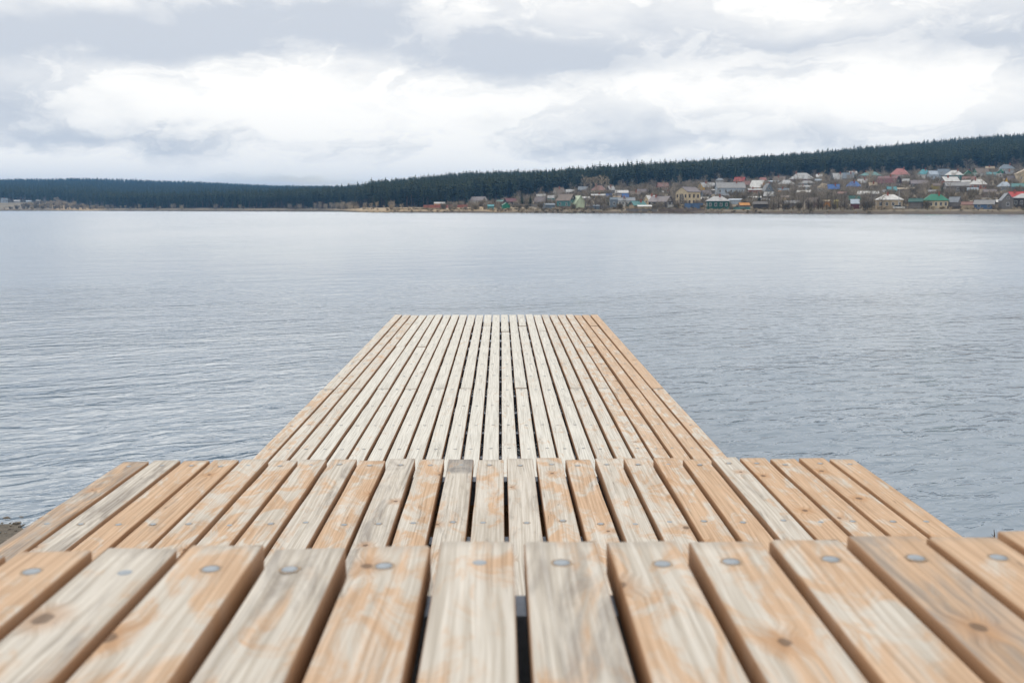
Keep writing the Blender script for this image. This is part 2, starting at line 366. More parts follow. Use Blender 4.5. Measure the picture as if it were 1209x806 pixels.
def build_terrain():
    us = np.concatenate([np.linspace(-1.9, -0.62, 40), np.linspace(-0.6, 0.62, 330), np.linspace(0.64, 1.9, 40)])
    ts = np.concatenate([np.linspace(-18, 0, 3), np.linspace(1.2, 12, 8), np.linspace(18, 460, 60), np.linspace(480, 2100, 40)])
    ysu = prof(VPX + 1185.0 * us)[0]
    nx, ny = len(us), len(ts)
    Y = ysu[None, :] + ts[:, None] - 3.0
    X = us[None, :] * Y
    Z = terrain(X, Y)
    v = np.stack([X, Y, Z], -1).reshape(-1, 3)
    f = [[j * nx + i, j * nx + i + 1, (j + 1) * nx + i + 1, (j + 1) * nx + i] for j in range(ny - 1) for i in range(nx - 1)]
    m, t, b = mat('village_hillside_soil')
    geo = t.new('ShaderNodeNewGeometry'); p = geo.outputs['Position']; gx, gy, gz = t.sep(p)
    a = t.noise(p, 0.05, 6.0, 0.65); d = t.noise(p, 0.35, 5.0, 0.65)
    c = t.mix(t.ramp(a, 0.38, 0.62), (0.26, 0.21, 0.145, 1), (0.16, 0.14, 0.105, 1))
    c = t.mix(t.ramp(d, 0.48, 0.68), c, (0.085, 0.077, 0.06, 1))
    at_ = t.new('ShaderNodeAttribute', attribute_name='woodland')
    c = t.mix(at_.outputs['Fac'], c, (0.045, 0.042, 0.032, 1))
    at2 = t.new('ShaderNodeAttribute', attribute_name='meadow')
    c = t.mix(t.math('MULTIPLY', at2.outputs['Fac'], t.ramp(d, 0.3, 0.6, 0.95, 0.55)), c, (0.46, 0.34, 0.20, 1))
    bank = t.math('MULTIPLY', t.math('SUBTRACT', 1.0, t.math('MULTIPLY', at2.outputs['Fac'], 0.8)), t.ramp(gz, 0.55, 1.15, 1.0, 0.0), t.ramp(d, 0.3, 0.6, 0.9, 0.4))
    bank = t.math('MULTIPLY', bank, 1.0, clamp=True)
    c = t.mix(bank, c, (0.10, 0.078, 0.058, 1))
    t.put(b.inputs['Base Color'], c); b.inputs['Roughness'].default_value = 0.95
    me = mesh('hillside', v, f, [m], smooth=True)
    pe = px_of(v[:, 0], v[:, 1]); ys, yf, zf, yr, zr, yR, zR = prof(pe)
    me.attributes.new('woodland', 'FLOAT', 'POINT').data.foreach_set('value', np.clip((v[:, 1] - yf + 4) / 10, 0, 1).astype(np.float32))
    md = np.clip((v[:, 1] - ys) / 3, 0, 1) * np.clip((640 - pe) / 60, 0, 1) * np.clip((pe - 380) / 30, 0, 1) * np.clip((yf - v[:, 1]) / 20, 0, 1)
    md = np.maximum(md, np.clip((v[:, 1] - ys) / 3, 0, 1) * np.clip((130 - pe) / 10, 0, 1) * np.clip((pe - 60) / 10, 0, 1) * np.clip((yf - v[:, 1]) / 20, 0, 1))
    me.attributes.new('meadow', 'FLOAT', 'POINT').data.foreach_set('value', md.astype(np.float32))
    o = obj('hillside', me); o['kind'] = 'structure'
build_terrain()

# lake bed under everything, and the water sheet
bedm = ground_material('lake_bed_mud', [(0.10, 0.09, 0.07), (0.14, 0.12, 0.09), (0.08, 0.075, 0.06)], 0.02)
o = obj('lake_bed', mesh('lake_bed', [(-5200, -3000, -3.2), (5200, -3000, -3.2), (5200, 5200, -3.2), (-5200, 5200, -3.2)], [[0, 1, 2, 3]], [bedm])); o['kind'] = 'structure'
o = obj('lake_water', mesh('lake_water', [(-5000, -2800, 0), (5000, -2800, 0), (5000, 5000, 0), (-5000, 5000, 0)], [[0, 1, 2, 3]], [water_material()])); o['kind'] = 'structure'

# ------------------------------------------------------------------ near beach
def beach_z(x, y):
    sh = 4.72 - 0.035 * x + 0.10 * math.sin(x * 1.7) + 0.05 * math.sin(x * 4.1 + 1)
    d = sh - y
    z = 0.085 * d if d < 12 else 1.02 + (d - 12) * 0.03
    return max(z, -2.5) + 0.02 * mnoise.noise((x * 1.3, y * 1.3, 0)) + 0.008 * mnoise.noise((x * 7, y * 7, 3))
def build_beach():
    xs = np.concatenate([[-2500, -900, -300, -100, -40, -15, -8], np.linspace(-5, 5, 90), [8, 15, 40, 100, 300, 900, 2500]])
    ys = np.concatenate([[-2700, -900, -300, -100, -40, -15, -6, -3, -1, 0, 1], np.linspace(1.6, 7.5, 60), [10, 16, 30]])
    v = [(x, y, beach_z(x, y)) for y in ys for x in xs]; nx = len(xs)
    f = [[j * nx + i, j * nx + i + 1, (j + 1) * nx + i + 1, (j + 1) * nx + i] for j in range(len(ys) - 1) for i in range(nx - 1)]
    m = ground_material('beach_gravel', [(0.105, 0.092, 0.075), (0.15, 0.13, 0.105), (0.065, 0.06, 0.052)], 14.0, 0.01)
    o = obj('beach', mesh('beach', v, f, [m], smooth=True)); o['kind'] = 'structure'
    # pebbles lying on the strip that shows beside the steps
    t = (1 + 5 ** .5) / 2
    iv = np.array([(-1, t, 0), (1, t, 0), (-1, -t, 0), (1, -t, 0), (0, -1, t), (0, 1, t), (0, -1, -t), (0, 1, -t), (t, 0, -1), (t, 0, 1), (-t, 0, -1), (-t, 0, 1)]) / 1.9
    iff = [(0, 11, 5), (0, 5, 1), (0, 1, 7), (0, 7, 10), (0, 10, 11), (1, 5, 9), (5, 11, 4), (11, 10, 2), (10, 7, 6), (7, 1, 8), (3, 9, 4), (3, 4, 2), (3, 2, 6), (3, 6, 8), (3, 8, 9), (4, 9, 5), (2, 4, 11), (6, 2, 10), (8, 6, 7), (9, 8, 1)]
    mb = MB(); rs = random.Random(3)
    for side, n in ((-1, 2600), (1, 500)):
        for k in range(n):
            x = side * rs.uniform(1.35, 4.2); y = rs.uniform(3.0, 5.25)
            r = min(0.035, 0.006 * (1 + rs.paretovariate(2.2) - 1)); c, s_ = math.cos(rs.random() * 6.3), math.sin(rs.random() * 6.3)
            q = iv * np.array([r * rs.uniform(.8, 1.5), r * rs.uniform(.7, 1.1), r * rs.uniform(.4, .75)])
            a = rs.random() * 6.28; ca, sa = math.cos(a), math.sin(a)
            q = np.stack([q[:, 0] * ca - q[:, 1] * sa, q[:, 0] * sa + q[:, 1] * ca, q[:, 2]], -1) + np.array([x, y, beach_z(x, y) + r * .15])
            mb.add(q.tolist(), iff, rs.randrange(3))
    pm = [ground_material('pebble', c, 40.0) for c in ([(.11, .10, .09), (.16, .14, .12), (.08, .075, .07)], [(.21, .18, .145), (.27, .24, .20), (.16, .14, .11)], [(.13, .135, .14), (.19, .195, .20), (.10, .10, .105)])]
    o = mb.build('pebbles', pm, smooth=True); o['kind'] = 'stuff'
build_beach()

# ------------------------------------------------------------------ the wooden steps and the jetty
PITCHW = 0.1003; PW = 0.0868; TH = 0.045
def plank_mesh(L, seed):
    rs = random.Random(seed)
    bm = bmesh.new(); bmesh.ops.create_cube(bm, size=1.0)
    bmesh.ops.scale(bm, vec=(PW, L, TH), verts=bm.verts)
    bmesh.ops.translate(bm, vec=(0, 0, -TH / 2), verts=bm.verts)
    bmesh.ops.bevel(bm, geom=[e for e in bm.edges if e.calc_length() > 0.2 or abs(e.verts[0].co.z + e.verts[1].co.z) < 1e-4], offset=0.0036, segments=2, profile=0.5, affect='EDGES')
    bmesh.ops.subdivide_edges(bm, edges=[e for e in bm.edges if abs(e.verts[0].co.y - e.verts[1].co.y) > L * .8], cuts=max(6, min(16, int(L / .22))), use_grid_fill=True)
    for v in bm.verts:
        y = v.co.y; n = mnoise.noise((y * 2.3, seed * 3.1, math.copysign(5, v.co.x)))
        nib = mnoise.noise((y * 9.0, seed * 7.7, math.copysign(3, v.co.x)))
        top = v.co.z > -.012
        v.co.x += n * .0011 - math.copysign(max(0, nib - .25) * (.006 if top else .002), v.co.x)
        v.co.z += mnoise.noise((y * 1.7, seed, 1.5)) * .0012 - (max(0, nib - .25) * .004 if top and abs(v.co.x) > PW * .4 else 0)
        if abs(abs(y) - L / 2) < .01:
            v.co.y += rs.gauss(0, .0012)
            if abs(v.co.x) > PW * .38 and rs.random() < .2: v.co.y -= math.copysign(rs.uniform(.003, .008), y)
    me = bpy.data.meshes.new('plank'); bm.to_mesh(me); bm.free()
    me.materials.append(WOOD); me.polygons.foreach_set('use_smooth', [True] * len(me.polygons))
    try: me.set_sharp_from_angle(angle=R(50))
    except Exception: pass
    return me
def bolt_mesh(r=0.0125):
    v = [(0, 0, 0.0016)]; f = []; k = 14
    for rr, zz in ((r * .55, .0014), (r * .9, .0007), (r, -.002)):
        v += [(rr * math.cos(2 * math.pi * i / k), rr * math.sin(2 * math.pi * i / k), zz) for i in range(k)]
    f += [[0, 1 + i, 1 + (i + 1) % k] for i in range(k)]
    for q in range(2):
        a = 1 + q * k; b_ = a + k
        f += [[a + i, b_ + i, b_ + (i + 1) % k, a + (i + 1) % k] for i in range(k)]
    fm = [0] * len(f)                                              # damp, crushed wood round the head
    rr = [r * (1.08 + .22 * abs(math.sin(i * 1.7 + 1)) * (1.6 if 2 < i < 6 else 1)) for i in range(k)]
    n0 = len(v); v += [(r * .98 * math.cos(2 * math.pi * i / k), r * .98 * math.sin(2 * math.pi * i / k), .0007) for i in range(k)]
    v += [(rr[i] * math.cos(2 * math.pi * i / k), rr[i] * math.sin(2 * math.pi * i / k), .00045) for i in range(k)]
    f += [[n0 + i, n0 + k + i, n0 + k + (i + 1) % k, n0 + (i + 1) % k] for i in range(k)]; fm += [1] * k
    return mesh('bolt_head', v, f, [ZINC, ground_material('crushed_damp_wood', [(.33, .25, .18), (.42, .32, .23), (.22, .165, .12)], 180.0)], fm, smooth=True)
BOLT = bolt_mesh(.0104); SMALL_BOLT = bolt_mesh(.0088); RW = random.Random(21)
PM = {}
def plank(parent, x, y0, y1, z, warm, grey, stain=0.0, bolts=(), dz=None, cat=None):
    L = round(y1 - y0, 2); key = (L, RW.randrange(5))
    if key not in PM: PM[key] = plank_mesh(L, key[1] + L)
    p = obj('plank', PM[key], parent, (x, (y0 + y1) / 2, z + (RW.gauss(0, .0012) if dz is None else dz)), (RW.gauss(0, .0008), RW.gauss(0, .008), RW.gauss(0, .0009)))
    p.scale.x = RW.uniform(0.965, 1.02) * (.965 if parent.get('category') == 'jetty' else 1.0)
    p['warm'] = float(warm); p['grey'] = float(grey); p['stain'] = float(stain); p['seed'] = RW.uniform(0, 40); p['half_length'] = L / 2; p['bleach'] = (.75 if -1.0 < x < .45 else .3) if parent.get('category') == 'jetty' else 0.05 if parent is A else 0.0; p['knot_share'] = 0.82 if parent.get('category') == 'jetty' else 0.5
    for by in bolts:
        obj('bolt_head', BOLT if parent is A else SMALL_BOLT, p, (RW.gauss(0, .006), by - (y0 + y1) / 2, -0.0003 if RW.random() > .25 else 0.0006), (0, 0, RW.random() * 6.28))
    return p
def joist(parent, x0, x1, y, ztop, w=0.06, h=0.08):
    mb = MB(); mb.box(-(x1 - x0) / 2, (x1 - x0) / 2, -w / 2, w / 2, -h, 0)
    return mb.build('joist', [STEEL], parent, ((x0 + x1) / 2, y, ztop))
def frame(parent, x0, x1, ya, yb, ztop, bot):
    for x in (x0 + .05, (x0 + x1) / 2, x1 - .05):
        mb = MB(); mb.box(-.03, .03, ya, yb, -.12, 0); mb.build('stringer', [STEEL], parent, (x, 0, ztop))
        for y in (ya + .12, yb - .12):
            zb = bot(x, y)
            mb = MB(); mb.box(-.035, .035, -.035, .035, zb, ztop - .121); mb.build('post', [STEEL], parent, (x, y, 0))
ZC, ZB, ZA = EYE - 1.293, EYE - 0.848, EYE - 0.402
# far ends worked out from where they stand in the photograph
YC1 = on_level(585, 371.5, ZC).y; YB1 = on_level(591, 541.5, ZB).y; YA1 = on_level(591, 640.5, ZA).y
# --- upper step
A = tag(empty('wooden_step', (0, 0, 0)), 'upper step of pale broad weathered planks nearest the viewer, blurred in the foreground', 'step')
toneA = {0: (.1, 1.0), 1: (.62, .25), 2: (.25, .62), 3: (.42, .2), 4: (.3, .66), 5: (.5, .3), 6: (.28, .2), 7: (.32, .62), 8: (.42, .35), 9: (.48, .18), 10: (.52, .35), 11: (.75, .72), 12: (.68, .42), 13: (.8, .25)}
xA0 = -0.0785 - 6 * PITCHW + PITCHW / 2
yb_bolt = on_level(591, 666, ZA).y
for i in range(-5, 20):
    x = xA0 + i * PITCHW + (.008 if i == 0 else 0)
    wv, gv = toneA.get(i, (.5, .4)); wv += .07
    ye = YA1 + 0.036 * x + RW.gauss(0, .003) - (.02 if i == 0 else 0) + (.02 if i == 13 else 0)
    yb = yb_bolt + 0.036 * x + RW.gauss(0, .003)
    plank(A, x, ye - 1.5, ye, ZA, wv, gv, 0, [yb, yb - .6, yb - 1.2])
for k in range(3): joist(A, xA0 - 5.4 * PITCHW, xA0 + 19.4 * PITCHW, yb_bolt - .6 * k, ZA - TH - .004)
frame(A, xA0 - 5.4 * PITCHW, xA0 + 19.4 * PITCHW, YA1 - 1.45, YA1 - .12, ZA - TH - .086, lambda x, y: beach_z(x, y) - .25)
# --- lower step
B = tag(empty('wooden_step', (0, 0, 0)), 'lower step of orange peach planks between the blurred upper step and the long jetty', 'step')
toneB = [(.85, .72), (.30, .62), (.86, .36), (.84, .36), (.62, .30), (.68, .25), (.62, .28), (.52, .40), (.72, .35), (.36, .58), (.66, .28), (.48, .55), (.55, .35), (.38, .40),
         (.62, .25), (.70, .22), (.52, .30), (.66, .30), (.78, .2), (.82, .25), (.42, .45), (.82, .25), (.78, .25), (.86, .3), (.92, .25)]
xB0 = -1.289 + PITCHW / 2
b1, b2 = on_level(591, 548.5, ZB).y, on_level(591, 617, ZB).y
for i in range(25):
    x = xB0 + i * PITCHW
    plank(B, x, YB1 - 2.5, YB1 + RW.gauss(0, .006) + .004 * x, ZB, toneB[i][0] - .13, toneB[i][1] + .06, stain=(.19 if i == 11 else .03 if i == 0 else 0), bolts=[b1 + RW.gauss(0, .005), b2 + RW.gauss(0, .006), 2 * b2 - b1, 3 * b2 - 2 * b1])
for k in range(4): joist(B, xB0 - .04, xB0 + 24.4 * PITCHW, b1 + (b2 - b1) * k, ZB - TH - .004)
frame(B, xB0 - .04, xB0 + 24.4 * PITCHW, YB1 - 2.4, YB1 - .09, ZB - TH - .086, lambda x, y: beach_z(x, y) - .25)
# --- boards closing the front of both steps
def riser(parent, xa, xb, y, ztop, zbot, skew=0.0):
    key = ('r', round(xb - xa, 2))
    if key not in PM: PM[key] = plank_mesh(round(xb - xa, 2), 3)
    n = max(1, int((ztop - zbot) / .088))
    for k in range(n):
        p = obj('riser_board', PM[key], parent, ((xa + xb) / 2, y + skew * (xa + xb) / 2, ztop - .045 - k * .088), (0, math.pi / 2, math.pi / 2 + math.atan(skew)))
        p['warm'] = .7; p['grey'] = .5; p['stain'] = 0.0; p['seed'] = RW.uniform(0, 40); p['half_length'] = 1.25; p['bleach'] = 0.0; p['knot_share'] = .5
riser(A, xA0 - .05, xA0 + 19.4 * PITCHW, YA1 - .045, ZA - .075, ZB + .02, .036)
riser(B, xB0 - .04, xB0 + 24.4 * PITCHW, YB1 - .035, ZB - .075, ZC + .02)
# --- jetty
C = tag(empty('jetty', (0, 0, 0)), 'long pale plank jetty running out over the lake from the foot of the steps', 'jetty')
xC0 = -1.307 + PITCHW / 2
rows = [on_level(591, 529.4, ZC).y]
while rows[-1] < YC1 - .6: rows.append(rows[-1] + .6)
rows = [rows[0] - 1.2, rows[0] - .6] + rows
rows[-1] = min(rows[-1], YC1 - .06)
jA = on_level(591, 458.5, ZC).y; jB = on_level(591, 409, ZC).y; jC = on_level(591, 384.5, ZC).y
small = MB()
def small_bolt(x, y, z):
    k = 8; v = [(x, y, z + .0015)] + [(x + .011 * math.cos(6.2832 * i / k), y + .011 * math.sin(6.2832 * i / k), z - .0005) for i in range(k)]
    small.add(v, [[0, 1 + i, 1 + (i + 1) % k] for i in range(k)])
for i in range(25):
    x = xC0 + i * PITCHW
    ends = [3.0 - .4, jA, YC1] if i % 2 == 0 else [2.6, jB if i in (3, 5, 21) else jC if i in (9, 15) else jA - 1.8 if False else jB + 1.2 if i % 4 == 1 else jC, YC1]
    for s in range(2):
        y0, y1 = ends[s] + .002, ends[s + 1] - .002
        if y1 - y0 < .35: continue
        side = abs(i - 11) / 12.0
        if s == 0: wv = .22 + .25 * max(0, (i - 14) / 10) + RW.uniform(-.08, .12) + (.35 if i == 0 else .1 if i < 3 else 0) + (.18 if i >= 21 else 0)
        else: wv = .16 + .42 * max(0, (i - 16) / 8) + RW.uniform(-.08, .10) + (.25 if i < 3 else 0) + (.3 if i >= 22 else 0) + (.2 if i == 11 else 0)
        gv = .36 + RW.uniform(-.08, .12) + (.2 if i in (4, 15, 18, 14, 17) else 0)
        if s == 1: y1 += RW.gauss(0, .008)
        near = [r for r in rows if y0 + .03 < r < y1 - .03 and r < 6.9]
        p = plank(C, x, y0, round(y1, 2), ZC, wv, gv, 0, near)
        for r in rows:
            if y0 + .03 < r < y1 - .03 and r >= 6.9: small_bolt(x + RW.gauss(0, .006), r + RW.gauss(0, .008), ZC + .0012)
o = small.build('bolt_head', [ZINC], C); o['kind'] = 'stuff'
for r in rows: joist(C, xC0 - .04, xC0 + 24.4 * PITCHW, r, ZC - TH - .004, .05, .06)
for x in (xC0, xC0 + 12 * PITCHW, xC0 + 24 * PITCHW):
    mb = MB(); mb.box(-.03, .03, 2.65, YC1 - .03, -.19, 0); mb.build('stringer', [STEEL], C, (x, 0, ZC - TH - .066))  # deepened to block side light, so the plank gaps stay dark
    for y in (3.4, 6.3, 9.2, YC1 - .25):
        mb = MB(); mb.tube((0, 0, -2.8), (0, 0, ZC - TH - .257), .05, .05, 12); mb.build('pile', [STEEL], C, (x, y, 0), smooth=False)

# ------------------------------------------------------------------ finding the ground of the far shore
def ground_at(px, py):
    d = ray(px, py); ys = float(prof(px)[0])
    prev = None
    for y in np.arange(ys + 1.0, 1000.0, 1.0):
        k = y / d.y; z = EYE + d.z * k
        if float(terrain(d.x * k, y)) >= z: return Vector((d.x * k, y, float(terrain(d.x * k, y))))
    y = float(prof(px)[1]) - 10; k = y / d.y
    return Vector((d.x * k, y, float(terrain(d.x * k, y))))

# ------------------------------------------------------------------ prototypes of trees and shrubs
def conifer_mesh(seed, pine=False, with_trunk=True):
    rs = random.Random(seed); mb = MB()
    lo = rs.uniform(.34, .5) if pine else rs.uniform(.08, .2)
    if with_trunk: mb.tube((0, 0, -.06), (rs.uniform(-.01, .01), 0, .93), .016, .003, 5, 1, False)
    tiers = 9 if pine else 12; lean = rs.uniform(-.02, .02)
    for k in range(tiers):
        t = k / (tiers - 1); z = lo + (1 - lo) * t
        if pine: rad = .135 * math.sin(math.pi * min(1, (.18 + .82 * t) ** .8)) ** .7 + .02
        else: rad = .150 * (1 - t) ** .85 + .012
        n = 9 if t < .7 else 6; off = rs.random() * 6.28
        for i in range(n):
            a = off + 6.2832 * i / n + rs.uniform(-.25, .25); r = rad * rs.uniform(.6, 1.2)
            dr = (rs.uniform(-.01, .05) if pine else rs.uniform(.02, .075)); w = r * rs.uniform(.30, .48)
            c, s_ = math.cos(a), math.sin(a); x0 = lean * z
            up = rs.uniform(.02, .05)
            mb.add([(x0, 0, z + up), (x0 + c * r * .62 - s_ * w, s_ * r * .62 + c * w, z - dr * .3), (x0 + c * r, s_ * r, z - dr), (x0 + c * r * .62 + s_ * w, s_ * r * .62 - c * w, z - dr * .3)],
                   [[0, 1, 2], [0, 2, 3]], 0)
    return mesh('conifer', mb.v, mb.f, [NEEDLE, BARK], mb.m)
def bare_tree_meshes(seed, tw, spread=.34, dense=620, low=.25):
    rs = random.Random(seed); tr = MB(); cr = MB(); tips = []
    top = (rs.uniform(-.03, .03), rs.uniform(-.03, .03), .82)
    tr.tube((0, 0, -.05), (top[0] * .4, top[1] * .4, .4), .022, .015, 6, 0, False)
    tr.tube((top[0] * .4, top[1] * .4, .4), top, .015, .004, 5, 0, False)
    tips.append(Vector(top))
    for k in range(13):
        z = low + (.8 - low) * k / 12; a = k * 2.4 + rs.uniform(-.4, .4); L = spread * rs.uniform(.6, 1.05) * (1.1 - .55 * abs(z - .5) / .5)
        b = Vector((top[0] * z, top[1] * z, z)); e = b + Vector((math.cos(a) * L * .8, math.sin(a) * L * .8, L * rs.uniform(.45, .9)))
        tr.tube(b, e, .008, .003, 4, 0, False); tips += [b.lerp(e, .5), b.lerp(e, .8), e, e]
    for k in range(dense):
        p = rs.choice(tips) + Vector((rs.gauss(0, .03), rs.gauss(0, .03), rs.gauss(0, .03)))
        d = (Vector((p.x, p.y, .16)).normalized() + Vector((rs.gauss(0, .5), rs.gauss(0, .5), rs.gauss(.1, .45)))).normalized()
        e = p + d * rs.uniform(.05, .13); w = Vector((rs.gauss(0, 1), rs.gauss(0, 1), rs.gauss(0, 1))).normalized() * rs.uniform(.003, .006)
        cr.add([p - w, p + w, e], [[0, 1, 2]], 0)
    return mesh('trunk', tr.v, tr.f, [BARK if tw is TWIG else PALE_TWIG], tr.m), mesh('crown', cr.v, cr.f, [tw], cr.m)
def shrub_mesh(seed, m, n=170):
    rs = random.Random(seed); mb = MB()
    for k in range(n):
        a = rs.random() * 6.28; r = rs.random() ** .5 * .42
        p = Vector((math.cos(a) * r * .6, math.sin(a) * r * .6, rs.random() * .5)); e = p + Vector((math.cos(a) * r * .6 + rs.gauss(0, .08), math.sin(a) * r * .6 + rs.gauss(0, .08), rs.uniform(.2, .55)))
        w = Vector((rs.gauss(0, 1), rs.gauss(0, 1), rs.gauss(0, .4))).normalized() * rs.uniform(.015, .04)
        mb.add([p - w, p + w, e], [[0, 1, 2]], 0)
    return mesh('shrub', mb.v, mb.f, [m], mb.m)

# ------------------------------------------------------------------ woods and undergrowth (uncountable: one object each, instanced)
def scatter(name, pts, scl, protos):
    n = len(pts)
    me = bpy.data.meshes.new(name); me.vertices.add(n)
    me.vertices.foreach_set('co', np.asarray(pts, np.float32).ravel())
    me.attributes.new('size', 'FLOAT_VECTOR', 'POINT').data.foreach_set('vector', np.asarray(scl, np.float32).ravel())
    me.attributes.new('turn', 'FLOAT', 'POINT').data.foreach_set('value', RNG.uniform(0, 6.28, n).astype(np.float32))
    me.attributes.new('sort', 'INT', 'POINT').data.foreach_set('value', RNG.integers(0, len(protos), n).astype(np.int32))
    o = obj(name, me); o['kind'] = 'stuff'
    pc = bpy.data.collections.new(name + '_kinds')
    for k, pm in enumerate(protos): pc.objects.link(bpy.data.objects.new('%s_kind' % name, pm))
    g = bpy.data.node_groups.new(name, 'GeometryNodeTree')
    g.interface.new_socket('Geometry', in_out='INPUT', socket_type='NodeSocketGeometry'); g.interface.new_socket('Geometry', in_out='OUTPUT', socket_type='NodeSocketGeometry')
    N = g.nodes; L = g.links
    gi = N.new('NodeGroupInput'); go = N.new('NodeGroupOutput'); ip = N.new('GeometryNodeInstanceOnPoints'); ci = N.new('GeometryNodeCollectionInfo')
    ci.inputs['Collection'].default_value = pc; ci.inputs['Separate Children'].default_value = True; ci.inputs['Reset Children'].default_value = True
    def na(a, t): q = N.new('GeometryNodeInputNamedAttribute'); q.data_type = t; q.inputs[0].default_value = a; return q.outputs[0]
    cx_ = N.new('ShaderNodeCombineXYZ'); er = N.new('FunctionNodeEulerToRotation')
    L.new(na('turn', 'FLOAT'), cx_.inputs[2]); L.new(cx_.outputs[0], er.inputs[0])
    L.new(gi.outputs[0], ip.inputs['Points']); L.new(ci.outputs[0], ip.inputs['Instance']); ip.inputs['Pick Instance'].default_value = True
    L.new(na('sort', 'INT'), ip.inputs['Instance Index']); L.new(er.outputs[0], ip.inputs['Rotation']); L.new(na('size', 'FLOAT_VECTOR'), ip.inputs['Scale'])
    L.new(ip.outputs[0], go.inputs[0])
    md = o.modifiers.new('scatter', 'NODES'); md.node_group = g
    return o
def jitter(x0, x1, y0, y1, s):
    gx, gy = np.meshgrid(np.arange(x0, x1, s), np.arange(y0, y1, s))
    gx = gx.ravel() + RNG.uniform(-.45, .45, gx.size) * s; gy = gy.ravel() + RNG.uniform(-.45, .45, gy.size) * s
    return gx, gy
# ------------------------------------------------------------------ houses
PAL = dict(grey=(.24, .24, .245), lgrey=(.42, .425, .43), white=(.62, .62, .61), mauve=(.19, .165, .175), maroon=(.15, .055, .06), red=(.42, .05, .045), rbrown=(.23, .125, .105),
           blue=(.05, .15, .42), teal=(.09, .23, .23), turq=(.10, .33, .38), green=(.02, .19, .115), dgreen=(.02, .095, .08), brown=(.19, .15, .125), tan=(.44, .35, .24), cream=(.60, .50, .34),
           orange=(.58, .26, .06), dark=(.075, .065, .06), gwood=(.19, .175, .165), bgrey=(.17, .21, .255), pblue=(.40, .47, .55), brick=(.32, .12, .085), pink=(.42, .17, .16), yellow=(.70, .42, .05), olive=(.30, .25, .08),
           lgreen=(.50, .58, .42), navy=(.05, .09, .22), navyblue=(.09, .155, .28), slate=(.20, .22, .25))
PANE, = [mat('window_glass')[0]]
PANE.node_tree.nodes['Principled BSDF'].inputs['Base Color'].default_value = (.03, .035, .045, 1)
PANE.node_tree.nodes['Principled BSDF'].inputs['Roughness'].default_value = 0.08
def window_mesh(col):
    mb = MB()
    for a in ((-.5, -.40, -.5, .5), (.40, .5, -.5, .5), (-.40, .40, .42, .5), (-.40, .40, -.5, -.42), (-.04, .04, -.42, .42)):
        mb.box(a[0], a[1], -.10, .02, a[2], a[3], 0)
    mb.box(-.40, -.04, -.055, .0, -.42, .42, 1); mb.box(.04, .40, -.055, .0, -.42, .42, 1)
    return mesh('window', mb.v, mb.f, [paint(col, .5, .1), PANE], mb.m)
WIN = {c: window_mesh(PAL[c]) for c in ('white', 'gwood', 'brown')}
HR = random.Random(5); HPOS = []
def add_window(root, x, y, z, rot, w=.95, h=1.25, col='white'):
    o = obj('window', WIN[col], root, (x, y, z), (0, 0, rot)); o.scale = (w, 1, h); return o
